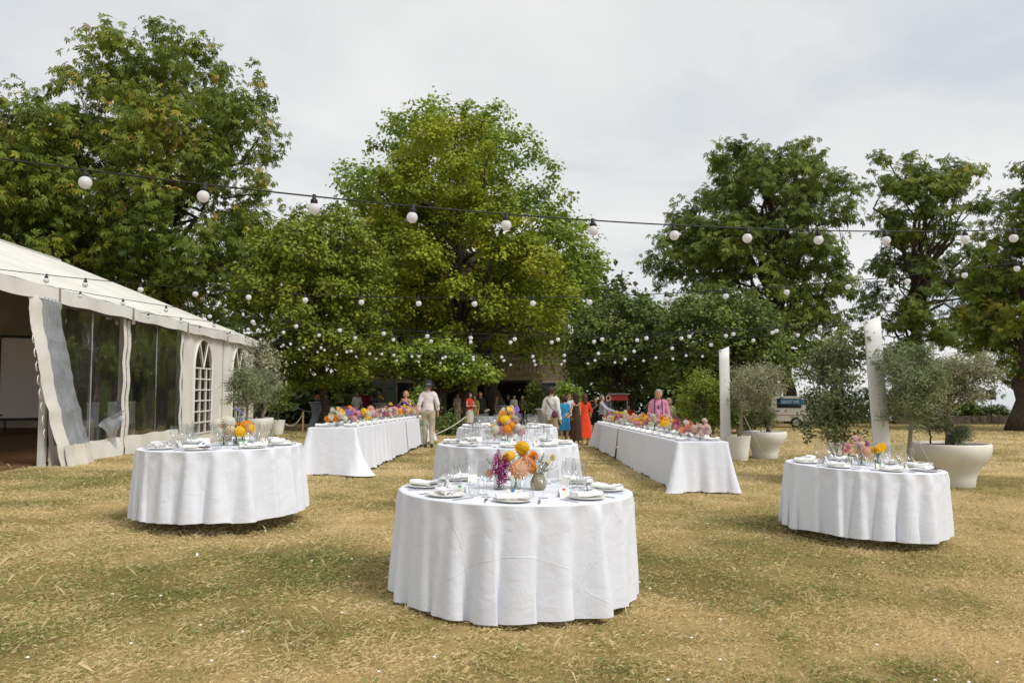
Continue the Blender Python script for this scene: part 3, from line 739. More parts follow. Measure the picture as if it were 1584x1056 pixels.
    tv = thing('television', 'black television on a stand inside the marquee behind the clear panel', 'television', W(-2.2, 9.0, .045), rz + 1.2)
    part('screen', MB().box((0, 0, 1.35), (1.5, .06, .85)), mat('tv_black', (.008, .008, .010), .25), tv, False)
    part('stand', MB().box((0, .05, .5), (.08, .06, .95)).box((0, .05, .02), (.8, .45, .04)), mat('black_metal', (.02, .02, .02), .5), tv, False)
    CH = mat('chair_white', (.62, .60, .56), .5)
    seat = MB().box((0, 0, .45), (.42, .42, .03)).mesh('seat', CH, False)
    leg = MB().box((0, 0, .22), (.03, .03, .44)).mesh('leg', CH, False)
    slat = MB().box((0, 0, .70), (.035, .018, .48)).mesh('back_slat', CH, False)
    rail = MB().box((0, .2, .96), (.42, .025, .06)).mesh('back_rail', CH, False)
    order = ['nearest the middle post', 'second from the middle post', 'third from the middle post', 'fourth from the middle post', 'fifth from the middle post', 'farthest from the middle post']
    for i in range(6):
        c = thing('folding_chair', 'white slatted chair behind the clear marquee panel, %s' % order[i], 'chair', W(-1.1 - .12 * (i % 2), 3.75 + i * .52, .045), rz - PI / 2 + R.uniform(-.2, .2), 'white chairs inside the marquee')
        link('seat', seat, c); link('back_rail', rail, c)
        for sx in (-.19, .19):
            for sy in (-.19, .19): link('leg', leg, c, (sx, sy, 0))
        for k in range(5): link('back_slat', slat, c, (-.16 + k * .08, .2, 0))
    dt = thing('banquet_table', 'dark table under the marquee behind the first clear panel', 'table', W(-2.8, 2.0, .045), rz)
    part('tabletop', MB().box((0, 0, .74), (.8, 2.4, .04)), mat('dark_wood', (.05, .03, .02), .5), dt, False)
    for sx in (-.35, .35):
        for sy in (-1.1, 1.1): part('leg', MB().box((sx, sy, .36), (.05, .05, .72)), mat('dark_wood', (.05, .03, .02), .5), dt, False)
marquee()

# ================================================================== VAN, DRINKS CART, LOUDSPEAKER
def text_mesh(txt, size, name, m):
    c = bpy.data.curves.new('lettering', 'FONT'); c.body = txt; c.size = size; c.align_x = 'CENTER'; c.align_y = 'CENTER'; c.extrude = .002
    o = bpy.data.objects.new('lettering', c); COL.objects.link(o)
    me = bpy.data.meshes.new_from_object(o.evaluated_get(bpy.context.evaluated_depsgraph_get()))
    bpy.data.objects.remove(o); me.materials.clear(); me.materials.append(m); me.name = name
    return me
def van():
    Y = 49.5; x, _, z = on_ground(1199, Y)
    t = thing('parked_van', 'white rental van with blue window sign parked under the chestnut tree', 'van', (x, Y, z), -.62)
    WH = mat('van_paint', (.68, .68, .66), .3, .5, coat=.3); BK = mat('van_black', (.015, .015, .016), .5); RB = mat('tyre_rubber', (.02, .02, .02), .9)
    prof = [(-2.35, .42), (-2.35, .85), (-2.15, 1.02), (-1.45, 1.15), (-.85, 1.78), (-.5, 1.9), (2.05, 1.9), (2.28, 1.80), (2.33, .95), (2.33, .40)]
    n = len(prof); m = MB(); v = [(p[0], -.88, p[1]) for p in prof] + [(p[0], .88, p[1]) for p in prof]
    m.add(v, [tuple(range(n))] + [tuple(range(2 * n - 1, n - 1, -1))] + [((i + 1) % n, i, n + i, n + (i + 1) % n) for i in range(n)])
    part('body', m, WH, t, False)
    def sidewin(x0, x1): return MB().add([(x0, -.885, 1.22), (x1, -.885, 1.22), (x1, -.885, 1.74), (x0 + .1, -.885, 1.74)], [(0, 1, 2, 3)])
    part('side_window', sidewin(-.75, .0), DARKGLASS, t, False)
    wnd = part('rear_side_window', MB().box((1.05, -.885, 1.48), (1.45, .012, .56)), DARKGLASS, t, False)
    sg = part('sign_panel', MB().box((1.32, -.897, 1.56), (1.6, .008, .30)), mat('sign_blue', (.02, .16, .32), .5), t, False)
    link('lettering', text_mesh('RENT ME', .26, 'lettering', WH), sg, (1.15, -.903, 1.56), (PI / 2, 0, 0))
    part('van_icon', MB().box((1.98, -.903, 1.55), (.13, .004, .12)).box((1.96, -.9035, 1.62), (.07, .004, .06)), WH, sg, False)
    part('door_handle', MB().box((.35, -.9, 1.02), (.26, .03, .05)), BK, t, False)
    part('red_stripe', MB().box((1.0, -.887, .78), (2.4, .012, .03)), mat('stripe_red', (.45, .06, .03), .5), t, False)
    part('side_logo', MB().box((.86, -.887, 1.02), (.10, .012, .1)), mat('stripe_red', (.45, .06, .03), .5), t, False)
    part('bumper', MB().box((2.36, 0, .52), (.14, 1.76, .22)).box((-2.38, 0, .5), (.14, 1.7, .24)), BK, t, False)
    part('rear_window', MB().box((2.33, 0, 1.42), (.02, 1.4, .55)), DARKGLASS, t, False)
    for sy in (-.8, .8): part('tail_lamp', MB().box((2.325, sy, 1.08), (.04, .14, .46)), mat('lamp_red', (.35, .01, .01), .3), t, False)
    for sy in (-.68, .68): part('headlight', MB().box((-2.3, sy, .88), (.16, .34, .2)), mat('lamp_clear', (.7, .7, .7), .2), t, False)
    part('windscreen', MB().add([(-1.42, -.78, 1.18), (-1.42, .78, 1.18), (-.86, .76, 1.76), (-.86, -.76, 1.76)], [(3, 2, 1, 0)]), DARKGLASS, t, False)
    a = np.linspace(0, 2 * PI, 20, endpoint=False)
    for wx in (-1.5, 1.45):
        for sy in (-.78, .78):
            p = MB().tube([(wx, sy - .11, .33), (wx, sy + .11, .33)], .33, 20)
            wh = part('wheel', p, RB, t, False)
            part('rim', MB().tube([(wx, sy - .12, .33), (wx, sy + .12, .33)], .19, 14), mat('rim_grey', (.4, .4, .4), .4), wh, False)
    part('open_rear_door', MB().box((2.75, -.86, 1.15), (.82, .06, 1.35)), WH, t, False)
van()
def cart():
    Y = 31.0; x, _, z = on_ground(955, Y)
    t = thing('drinks_cart', 'red and yellow drinks cart with glazed middle under the trees', 'cart', (x, Y, z), .05); t.scale = (1.15, 1.15, 1.15)
    RED = mat('cart_red', (.20, .008, .010), .4); YEL = mat('cart_yellow', (.55, .48, .02), .45); MT = mat('cart_metal', (.18, .18, .17), .35, metal=.6)
    part('body', MB().box((0, 0, .60), (.58, .5, .62)), mat('cart_dark', (.06, .03, .03), .6), t, False)
    part('yellow_panel', MB().box((0, -.27, .85), (.56, .03, .20)), YEL, t, False)
    part('header', MB().box((0, 0, 1.42), (.62, .5, .20)), RED, t, False)
    part('roof_tray', MB().box((0, 0, 1.54), (.74, .56, .04)), MT, t, False)
    for sx in (-.28, .28):
        for sy in (-.22, .22): part('corner_post', MB().box((sx, sy, 1.11), (.03, .03, .42)), MT, t, False)
    part('glass_case', MB().box((0, 0, 1.11), (.52, .40, .40)), clear_film('cart_glass', (.8, .82, .8), .7), t, False)
    for sy in (-.24, .24):
        a = np.linspace(0, 2 * PI, 17); part('wheel', MB().tube([(.1 + .28 * math.cos(k), sy * 1.15, .30 + .28 * math.sin(k)) for k in a], .02, 5, cap=False), RED, t)
    part('leg', MB().box((-.25, 0, .15), (.04, .4, .3)), MT, t, False)
    part('push_handle', MB().tube([(-.3, -.2, .8), (-.62, -.2, .95), (-.62, .2, .95), (-.3, .2, .8)], .015, 5), MT, t)
    part('side_wheel_emblem', MB().tube([(-.36 + .07 * math.cos(k), -.262, 1.40 + .09 * math.sin(k)) for k in np.linspace(0, 2 * PI, 13)], .012, 5), mat('cart_cream', (.6, .55, .48), .5), t)
cart()
def loudspeaker():
    Y = 51; x, _, z = on_ground(1531, Y)
    t = thing('loudspeaker', 'black loudspeaker on a thin stand in front of the stone wall', 'loudspeaker', (x, Y, z), .2)
    BK = mat('speaker_black', (.012, .012, .013), .6)
    part('cabinet', MB().box((0, 0, 2.0), (.44, .40, .62), 0, 0, .92), BK, t, False)
    part('grille', MB().box((0, -.2, 2.0), (.36, .02, .52)), mat('speaker_grille', (.025, .025, .026), .8), t, False)
    part('pole', MB().tube([(0, 0, .25), (0, 0, 1.7)], .022, 6), BK, t)
    for k in range(3): part('leg', MB().tube([(0, 0, .75), (.5 * math.cos(k * 2.1), .5 * math.sin(k * 2.1), .01)], .015, 5), BK, t)
loudspeaker()

# ================================================================== TABLES
def cloth_material():
    m = bpy.data.materials.new('white_tablecloth'); m.use_nodes = True
    N, L = m.node_tree.nodes, m.node_tree.links; p = N['Principled BSDF']
    p.inputs['Base Color'].default_value = (.80, .83, .915, 1); p.inputs['Roughness'].default_value = .75; p.inputs['Specular IOR Level'].default_value = .2
    p.inputs['Sheen Weight'].default_value = .15
    a = N.new('ShaderNodeAttribute'); a.attribute_name = 'flat'
    # pressed fold lines of the cloth: narrow ridges on a grid in the cloth's own flat coordinates
    nz = N.new('ShaderNodeTexNoise'); nz.inputs['Scale'].default_value = 2.5; nz.inputs['Detail'].default_value = 3; L.new(a.outputs['Vector'], nz.inputs['Vector'])
    sep = N.new('ShaderNodeSeparateXYZ'); L.new(a.outputs['Vector'], sep.inputs[0])
    def mth(op, *v):
        n = N.new('ShaderNodeMath'); n.operation = op
        for i, q in enumerate(v):
            if isinstance(q, (int, float)): n.inputs[i].default_value = q
            else: L.new(q, n.inputs[i])
        return n.outputs[0]
    tot = None
    for ch, step, amp in ((0, .62, 1.0), (1, .62, .9)):
        d = mth('ABSOLUTE', mth('SUBTRACT', mth('FRACT', mth('ADD', mth('DIVIDE', mth('ADD', sep.outputs[ch], mth('MULTIPLY', nz.outputs['Fac'], .012)), step), .27 + .2 * ch)), .5))
        line = mth('MULTIPLY', mth('SUBTRACT', 1.0, mth('SMOOTHSTEP', 0.0, .014, d) if False else mth('MINIMUM', mth('DIVIDE', d, .010), 1.0)), amp)
        tot = line if tot is None else mth('ADD', tot, line)
    n2 = N.new('ShaderNodeTexNoise'); n2.inputs['Scale'].default_value = 7; n2.inputs['Detail'].default_value = 4; n2.inputs['Distortion'].default_value = .6; L.new(a.outputs['Vector'], n2.inputs['Vector'])
    h = mth('ADD', mth('MULTIPLY', mth('MULTIPLY', tot, nz.outputs['Fac']), .0040), mth('MULTIPLY', n2.outputs['Fac'], .013))
    b = N.new('ShaderNodeBump'); b.inputs['Strength'].default_value = .8; b.inputs['Distance'].default_value = 1.0
    L.new(h, b.inputs['Height']); L.new(b.outputs[0], p.inputs['Normal'])
    t = N.new('ShaderNodeBsdfTranslucent'); t.inputs['Color'].default_value = (.8, .8, .8, 1)
    x = N.new('ShaderNodeMixShader'); x.inputs[0].default_value = .12; L.new(p.outputs[0], x.inputs[1]); L.new(t.outputs[0], x.inputs[2]); L.new(x.outputs[0], N['Material Output'].inputs[0])
    return m
CLOTH = cloth_material()
GREYCLOTH = mat('grey_cloth', (.36, .38, .43), .75, .2, noise=(3, .12))
LEGM = mat('table_leg_steel', (.10, .10, .10), .5, metal=.4)
WOODTOP = mat('table_plywood', (.32, .22, .13), .7)
def cloth_mesh(name, V, F, flat, m=None):
    me = bpy.data.meshes.new(name); me.from_pydata(V.tolist(), [], F)
    a = me.attributes.new('flat', 'FLOAT_VECTOR', 'POINT'); a.data.foreach_set('vector', np.ascontiguousarray(flat, np.float32).ravel())
    me.materials.append(m or CLOTH); me.polygons.foreach_set('use_smooth', [True] * len(F)); me.update(); return me
def gridfaces(a, b, wrap):
    bb = b if wrap else b - 1
    return [(i * b + j, i * b + (j + 1) % b, (i + 1) * b + (j + 1) % b, (i + 1) * b + j) for i in range(a - 1) for j in range(bb)]
def round_cloth(R0, H, hem, flare, nf, amp, seed, m=None):
    rng = np.random.default_rng(seed); n = 320
    th = np.linspace(0, 2 * PI, n, endpoint=False)
    warp = sum(rng.uniform(-.55, .55) / k * np.sin(k * th + rng.uniform(0, 6.28)) for k in (1, 2, 3, 5))
    ph = nf * th + warp * 4.2
    ph = ph + .55 * np.sin(ph + 1.3 * np.sin(2 * th + seed))          # leaning folds
    ridge = (.5 + .5 * np.cos(ph)) ** 1.1
    big = 1 + .45 * np.sin(2 * th + rng.uniform(0, 6)) * np.sin(5 * th + rng.uniform(0, 6))
    second = .16 * np.cos(2.0 * ph + 1.1 + 2 * np.sin(3 * th))
    nf2 = int(nf * .62); fold = (ridge + second - .45) * big + .30 * np.cos(nf2 * th + 2.2 * np.sin(3 * th + seed) + seed)
    rows, flat = [], []
    for r in (0.0001, .35, .7, .93, .985):
        rows.append(np.stack([R0 * r * np.cos(th), R0 * r * np.sin(th), np.full(n, H + .003)], 1)); flat.append(np.stack([R0 * r * np.cos(th), R0 * r * np.sin(th), th * 0], 1))
    drop = H - hem
    for t in np.concatenate([[0, .008, .02, .04], np.linspace(.07, 1, 24)]):
        rr = R0 + .004 + flare * t ** .9 + amp * fold * min(1, (t / .85)) ** .75 * (1 if t > .03 else t / .03)
        pinch = .016 * (ridge - .5) * np.exp(-((t - .12) / .09) ** 2)
        rr = rr + pinch
        sway = .050 * t ** 1.3 * np.sin(ph + .9) / np.maximum(R0, .3)
        z = H - drop * t - .012 * (1 - ridge) * t + (0 if t > .01 else 0)
        z = z - (.008 * np.sin(3 * th + seed) + .006 * np.sin(7 * th + 2 * seed)) * t
        rows.append(np.stack([rr * np.cos(th + sway), rr * np.sin(th + sway), z * np.ones(n)], 1)); fr = R0 + drop * t
        flat.append(np.stack([fr * np.cos(th), fr * np.sin(th), th * 0], 1))
    V = np.concatenate(rows); F = gridfaces(len(rows), n, True)
    F = [q[::-1] for q in F]
    return cloth_mesh('tablecloth', V, F, np.concatenate(flat), m)
def rect_cloth(w, l, H, hem, seed, flare=.05, amp=.060, corner=.20, trail=0.0, ends=(1, 1)):
    """cloth over a rectangular table (w across x, l along y, origin at the near end centre); ends: does it hang over near / far end"""
    rng = np.random.default_rng(seed); c = .05
    pts = []
    def seg(a, b, nrmv, k):
        for i in range(k): f = i / k; pts.append((a[0] + (b[0] - a[0]) * f, a[1] + (b[1] - a[1]) * f, nrmv[0], nrmv[1], 0.0))
    def cor(cx, cy, a0, k=9):
        for i in range(k): a = a0 + PI / 2 * i / (k - 1); pts.append((cx + c * math.cos(a), cy + c * math.sin(a), math.cos(a), math.sin(a), math.sin(PI * i / (k - 1))))
    X, nl, nw = w / 2, int(l / .05), int(w / .05)
    cor(-X + c, c, PI); seg((-X + c, 0), (X - c, 0), (0, -1), nw); cor(X - c, c, -PI / 2); seg((X, c), (X, l - c), (1, 0), nl); cor(X - c, l - c, 0); seg((X - c, l), (-X + c, l), (0, 1), nw); cor(-X + c, l - c, PI / 2); seg((-X, l - c), (-X, c), (-1, 0), nl)
    P = np.array(pts); n = len(P); s = np.cumsum(np.r_[0, np.hypot(*np.diff(P[:, :2], axis=0).T)])
    k1 = rng.uniform(9, 12); fold = .6 * np.sin(k1 * s + 1.5 * np.sin(1.7 * s)) + .4 * np.sin(2.3 * k1 * s + 2 * np.sin(.9 * s)); fold = np.sign(fold) * np.abs(fold) ** 1.2
    env = .55 + .45 * np.sin(1.1 * s + rng.uniform(0, 6))
    cr = P[:, 4]; crs = cr.copy()
    for _ in range(6): crs = (np.roll(crs, 1) + crs + np.roll(crs, -1)) / 3
    nearend = (P[:, 1] < c + 1e-6); farend = (P[:, 1] > l - c - 1e-6)
    mask = np.ones(n)
    if not ends[0]: mask[nearend] = 0
    if not ends[1]: mask[farend] = 0
    rows, flat = [], []
    mid = np.array([0, l / 2])
    for f in (0.001, .5, .97):
        q = np.stack([P[:, 0] * f, mid[1] + (P[:, 1] - mid[1]) * f, np.full(n, H + .003)], 1); rows.append(q); flat.append(q * [1, 1, 0])
    for t in np.concatenate([[0, .015, .04], np.linspace(.08, 1, 16)]):
        out = .004 + (flare * t + amp * fold * env * t ** .8 + corner * np.maximum(cr, crs * 1.1) * t ** 1.2)
        drop = (H - hem) * t * (1 + .07 * crs) + (.016 * np.sin(3.3 * s) + .012 * fold) * t
        if mask.min() == 0: drop = drop * (.04 + .96 * mask); out = out * mask - .01 * (1 - mask) * 0
        if trail:
            k = np.exp(-((P[:, 0] - X) ** 2 + P[:, 1] ** 2) / .05); out = out + trail * k * t ** 3
        q = np.stack([P[:, 0] + P[:, 2] * out, P[:, 1] + P[:, 3] * out, np.maximum(H - drop, hem * .2 + .004)], 1); rows.append(q)
        flat.append(np.stack([P[:, 0] + P[:, 2] * (H - hem) * t, P[:, 1] + P[:, 3] * (H - hem) * t, 0 * s], 1))
    V = np.concatenate(rows); F = [q for q in gridfaces(len(rows), n, True)]
    return cloth_mesh('tablecloth', V, [q[::-1] for q in F], np.concatenate(flat))

# ---------------------------------------------------------------- tableware meshes (shared)
CHINA = mat('white_china', (.80, .79, .74), .22, .5)
NAPKIN = mat('napkin_linen', (.86, .86, .87), .85, .1, bump=(60, .15, .002))
STEEL = mat('cutlery_steel', (.55, .55, .56), .22, metal=1.0)
GLASS = clear_film('drinking_glass', (.97, .98, .98), .96, .01)
GLASS_THICK = clear_film('vase_glass', (.90, .94, .92), .88, .02)
WATER = clear_film('vase_water', (.86, .92, .86), .85, .02)
CARD = mat('card_paper', (.84, .82, .76), .8)
DOTS = {'blue': mat('card_blue', (.02, .20, .50), .7), 'red': mat('card_red', (.62, .08, .05), .7), 'green': mat('card_green', (.10, .45, .30), .7)}
LAV = mat('dried_lavender', (.11, .08, .10), .9, noise=(60, .5)); LAVSTEM = mat('lavender_stem', (.24, .23, .15), .9)
def napkin_mesh(kind):
    mb = MB(); u = np.linspace(0, 1, 14); a = np.linspace(0, 2 * PI, 12, endpoint=False); rows = []
    for k in u:
        if kind == 0: w, h = .052 + .006 * math.sin(k * 9), .015 + .003 * math.sin(k * 7 + 1)
        else: w, h = .030 + .035 * abs(k - .35) ** .8, .014 + .010 * abs(k - .35)
        rows.append(np.stack([np.full(12, (k - .5) * .23), w * np.sign(np.cos(a)) * np.abs(np.cos(a)) ** .6, h + h * np.sign(np.sin(a)) * np.abs(np.sin(a)) ** .7 + .004 * np.sin(3 * a + k * 12)], 1))
    mb.grid(np.stack(rows), wrap=True); mb.f += [tuple(range(12)), tuple(range(13 * 12, 14 * 12))[::-1]]; mb.m += [0, 0]
    return mb.mesh('napkin', NAPKIN)
ME = {
    'plate': MB().lathe([(.085, 0), (.09, .004), (.125, .012), (.139, .019), (.140, .022), (.136, .021), (.105, .012), (.09, .010), (.001, .009)], 36).mesh('plate', CHINA),
    'napkin0': napkin_mesh(0), 'napkin1': napkin_mesh(1),
    'wine': MB().lathe([(.036, 0), (.034, .003), (.006, .008), (.0035, .02), (.0035, .085), (.008, .095), (.030, .115), (.043, .145), (.043, .165), (.034, .225)], 16, cap0=True).mesh('wine_glass', GLASS),
    'tumbler': MB().lathe([(.026, .002), (.036, .015), (.042, .045), (.040, .075), (.033, .112)], 16).mesh('tumbler', GLASS),
    'knife': MB().box((0, -.055, .004), (.014, .095, .006)).add([(-.008, -.006, .003), (.008, -.006, .003), (.009, .09, .003), (-.002, .115, .003), (-.008, -.006, .0055), (.008, -.006, .0055), (.009, .09, .005), (-.002, .115, .005)], [(3, 2, 1, 0), (4, 5, 6, 7), (0, 1, 5, 4), (1, 2, 6, 5), (2, 3, 7, 6), (3, 0, 4, 7)]).mesh('knife', STEEL, False),
    'card': MB().add([(-.045, -.022, 0), (.045, -.022, 0), (.045, 0, .062), (-.045, 0, .062), (-.045, .022, 0), (.045, .022, 0)], [(0, 1, 2, 3), (3, 2, 5, 4)]).mesh('place_card', CARD, False),
    'scribble': MB().box((-.005, -.0160, .0225), (.044, .0006, .003)).box((.004, -.0128, .0315), (.036, .0006, .003)).mesh('handwriting', mat('faint_ink', (.66, .54, .46), .9), False),
}
fk = MB().box((0, -.05, .004), (.010, .10, .004)).box((0, .005, .004), (.006, .02, .004)).box((0, .03, .004), (.024, .03, .004))
for k in range(4): fk.box((-.0095 + k * .0063, .068, .004), (.0035, .048, .003))
ME['fork'] = fk.mesh('fork', STEEL, False)
lv = MB()
for k in range(7):
    dx = (k - 3) * .005; lv.tube([(-.09, dx * .4, .005), (0, dx, .008), (.09, dx * 2.4, .012 + .004 * (k % 2))], .0012, 3, 1)
    for j in range(7): lv.ball((.01 + j * .014, dx * (1 + j * .2), .009 + .003 * ((j + k) % 3)), (.008, .0045, .0045), 5, 3, 0)
ME['lavender'] = lv.mesh('lavender_sprig', [LAV, LAVSTEM])
ang = np.linspace(PI, 2 * PI, 9); dotm = {}
_nrm = np.array([0, -.942, .335])
for c, m_ in DOTS.items():
    dotm[c] = MB().add([(.017 * math.cos(a), -.001 + .019 * math.sin(a) * .335, .0605 + .019 * math.sin(a) * .942) + _nrm * .0012 for a in ang], [tuple(range(9))]).mesh('dot', m_, False)
def put(name, me, M, local, rz=0.0, label='', cat='', group=None, tiltx=0.0, sc=None):
    o = link(name, me); L = Matrix.Translation(local) @ Matrix.Rotation(rz, 4, 'Z') @ Matrix.Rotation(tiltx, 4, 'X')
    if sc: L = L @ Matrix.Scale(sc, 4)
    o.matrix_basis = M @ L
    return tag(o, label, cat, group)
SEATS = ['front', 'front right', 'right hand', 'rear right', 'rear', 'rear left', 'left hand', 'front left']
def table_matrix(x, y, z, tilt=0.0, rz=0.0): return Matrix.Translation((x, y, z)) @ Matrix.Rotation(tilt, 4, 'Y') @ Matrix.Rotation(rz, 4, 'Z')
def round_table(which, px, Y, Rt, H, tilt, seed, nf, hem=.035, dz=0.0, lavseats=(7, 6), npk=None):
    x, y, z = on_ground(px, Y); M = table_matrix(x, y, z + dz, tilt)
    t = thing('round_table', 'folding table hidden under the white cloth of the %s' % which, 'table', (0, 0, 0), 0, 'round tables'); t.matrix_basis = M
    part('tabletop', MB().lathe([(Rt - .012, H - .03), (Rt - .006, H - .015), (Rt - .012, H - .002), (.001, H - .002)], 48), WOODTOP, t)
    for k in range(4):
        a = PI / 4 + k * PI / 2; part('leg', MB().tube([(.62 * math.cos(a), .62 * math.sin(a), .005), (.62 * math.cos(a), .62 * math.sin(a), H - .03)], .016, 6), LEGM, t)
    c = link('tablecloth', round_cloth(Rt, H, hem, .028, nf, .070, seed)); c.matrix_basis = M
    tag(c, 'white pleated cloth draped over the %s' % which, 'tablecloth', 'round white tablecloths')
    rng = random.Random(seed); top = H + .004
    G = lambda s: s + ' on the ' + which
    cols = ['blue', 'red', 'green', 'red', 'blue', 'green', 'red', 'green']
    for i, sn in enumerate(SEATS):
        a = -PI / 2 + i * PI / 4 + rng.uniform(-.05, .05); ca, sa = math.cos(a), math.sin(a); face = a + PI / 2
        P = lambda r, tng: (r * ca - tng * sa, r * sa + tng * ca, top)
        q = P(Rt - .185, 0); w = '%s seat of the %s' % (sn, which)
        put('plate', ME['plate'], M, q, 0, 'white dinner plate at the ' + w, 'plate', G('plates'))
        nk = rng.randint(0, 1) if npk is None else npk[i]
        nr = face + (rng.uniform(-.25, .25) if i not in (2, 6) else PI / 2 * .55)
        if i in (0, 1, 7, 4): nr = face + rng.uniform(-.35, .35)
        put('napkin', ME['napkin%d' % nk], M, (q[0], q[1], top + .020), nr, 'folded napkin at the ' + w, 'napkin', G('napkins'))
        if i in lavseats or rng.random() < .25:
            off = -.062; put('lavender_sprig', ME['lavender'], M, (q[0] + math.sin(nr) * -off + .05, q[1] + math.cos(nr) * off, top + .023), nr + .15, 'dried lavender sprig at the ' + w, 'lavender', G('lavender sprigs'))
        p = P(Rt - .185, .185); put('knife', ME['knife'], M, p, a - PI / 2 + PI + rng.uniform(-.15, .15), 'steel knife right of the plate at the ' + w, 'knife', G('knives'))
        p = P(Rt - .185, -.185); put('fork', ME['fork'], M, p, a - PI / 2 + PI + rng.uniform(-.15, .15), 'steel fork left of the plate at the ' + w, 'fork', G('forks'))
        for nm, r_, tg in (('wine', Rt - .40, .20), ('wine', Rt - .47, .10), ('tumbler', Rt - .36, .11)):
            p = P(r_ + rng.uniform(-.02, .02), tg + rng.uniform(-.02, .02))
            if nm == 'wine': put('wine_glass', ME['wine'], M, p, 0, ('outer' if tg > .15 else 'inner') + ' stemmed wine glass at the ' + w, 'wine glass', G('wine glasses'), sc=1.0 if tg > .15 else 1.08)
            else: put('tumbler', ME['tumbler'], M, p, 0, 'stemless water glass at the ' + w, 'tumbler', G('water glasses'))
        p = P(Rt - .36, -.02 + rng.uniform(-.03, .03)); cc = cols[(i + seed) % 8] if seed != 1 else cols[i]
        cd = put('place_card', ME['card'], M, p, face + rng.uniform(-.3, .3), 'tent card with %s dot at the %s' % (cc, w), 'place card', G('place cards'))
        link('dot', dotm[cc], cd); link('handwriting', ME['scribble'], cd)
    return M, top
T_FRONT = round_table('nearest round table', 795, 6.28, .90, .775, .018, 1, 21, .02, .01, (7, 6, 2, 5), [1, 0, 0, 0, 0, 0, 0, 1])
T_SECOND = round_table('second round table', 785, 10.35, .90, .765, .004, 2, 21, .03, .025)
T_THIRD = round_table('third round table', 785, 14.7, .90, .765, .0, 3, 21, .03, .06)
T_LEFT = round_table('left round table', 347, 8.62, .83, .755, -.012, 4, 21, .07, .045, (7, 6, 5))
T_RIGHT = round_table('right round table', 1327, 8.95, .82, .755, .042, 5, 22, .08, .015, ())
ORD = ['nearest', 'second', 'third', 'fourth', 'fifth', 'sixth', 'seventh', 'eighth', 'ninth', 'tenth', 'eleventh', 'twelfth', 'thirteenth', 'fourteenth', 'fifteenth', 'sixteenth', 'seventeenth', 'eighteenth', 'nineteenth', 'twentieth']
def long_table(which, x, y0, y1, rz, splits, seed, aisle, trail):
    L = y1 - y0; H = .76; xe = x - math.sin(rz) * L; z0, z1 = gz(x, y0), gz(xe, y1)
    pitch = math.atan2(z1 - z0, L)
    M = Matrix.Translation((x, y0, z0 + .015)) @ Matrix.Rotation(rz, 4, 'Z') @ Matrix.Rotation(pitch, 4, 'X')
    W = .80; n = 7; seg = L / n
    for k in range(n):
        t = thing('trestle_table', 'trestle table under the cloth of %s, %s from its near end' % (which, ORD[k]), 'table', (0, 0, 0), 0, 'trestle tables of the ' + which); t.matrix_basis = M @ Matrix.Translation((0, k * seg, 0))
        part('tabletop', MB().box((0, seg / 2, H - .018), (W - .03, seg - .01, .03)), WOODTOP, t, False)
        for yy in (.25, seg - .25):
            for xx in (-.3, .3): part('leg', MB().tube([(xx, yy, .0), (xx, yy, H - .033)], .014, 6), LEGM, t)
    cuts = [0] + splits + [L]
    for k in range(len(cuts) - 1):
        c = link('tablecloth', rect_cloth(W, cuts[k + 1] - cuts[k] - (0 if k == len(cuts) - 2 else .0), H + .004 * (len(cuts) - k - 1), .03 if k == 0 else .05, seed + k, trail=trail if k == 0 else 0, ends=(1, 1) if len(cuts) == 2 else ((1, 0) if k == 0 else (0, 1)) if len(cuts) == 3 else (int(k == 0), int(k == len(cuts) - 2))))
        c.matrix_basis = M @ Matrix.Translation((0, cuts[k], 0)); tag(c, 'white cloth draped over the %s part of %s' % (('near', 'far', 'farthest')[k], which), 'tablecloth', 'long white tablecloths')
    rng = random.Random(seed); ns = 18; top = H + .013
    for side, sn in ((-1, 'left'), (1, 'right')):
        for i in range(ns):
            y = .38 + i * (L - .76) / (ns - 1); w = '%s place on the %s side of %s' % (ORD[i], sn, which)
            xx = side * .24
            put('plate', ME['plate'], M, (xx, y, top), 0, 'white plate at the ' + w, 'plate', 'plates on the ' + which)
            put('napkin', ME['napkin%d' % rng.randint(0, 1)], M, (xx, y, top + .02), rng.uniform(-.4, .4), 'folded napkin at the ' + w, 'napkin', 'napkins on the ' + which)
            put('wine_glass', ME['wine'], M, (side * .10, y + .14, top), 0, 'stemmed wine glass at the ' + w, 'wine glass', 'wine glasses on the ' + which)
            put('tumbler', ME['tumbler'], M, (side * .17, y + .20, top), 0, 'stemless water glass at the ' + w, 'tumbler', 'water glasses on the ' + which)
    return M, top, L
T_LL = long_table('the left long table', -2.95, 13.1, 25.2, 0.0, [6.1], 41, 1, .20)
T_LR = long_table('the right long table', 2.93, 12.3, 25.0, -.004, [7.0], 51, -1, .0)

# ================================================================== FLOWERS
def petal_mat(name, c, c2=None): return mat('petal_' + name, c, .6, .25, trans=.38, noise=(14, .12) if not c2 else (9, .3, c2))
PET = {'yellow': petal_mat('yellow', (.98, .68, .04)), 'orange': petal_mat('orange', (.88, .36, .03)), 'peach': petal_mat('peach', (.82, .46, .30), (.84, .52, .28)), 'coral': petal_mat('coral', (.78, .28, .20)),
       'pink': petal_mat('pink', (.78, .40, .42)), 'palepink': petal_mat('palepink', (.80, .60, .56)), 'magenta': petal_mat('magenta', (.50, .02, .28)), 'lilac': petal_mat('lilac', (.32, .24, .62)), 'white': petal_mat('white', (.82, .80, .70)), 'cream': petal_mat('cream', (.80, .72, .50))}
NAMECOL = {'palepink': 'pale pink', 'lilac': 'lilac', 'cream': 'cream'}
HEART = mat('flower_heart', (.22, .09, .01), .9)
STEMM = mat('flower_stem', (.11, .17, .04), .7, trans=.15)
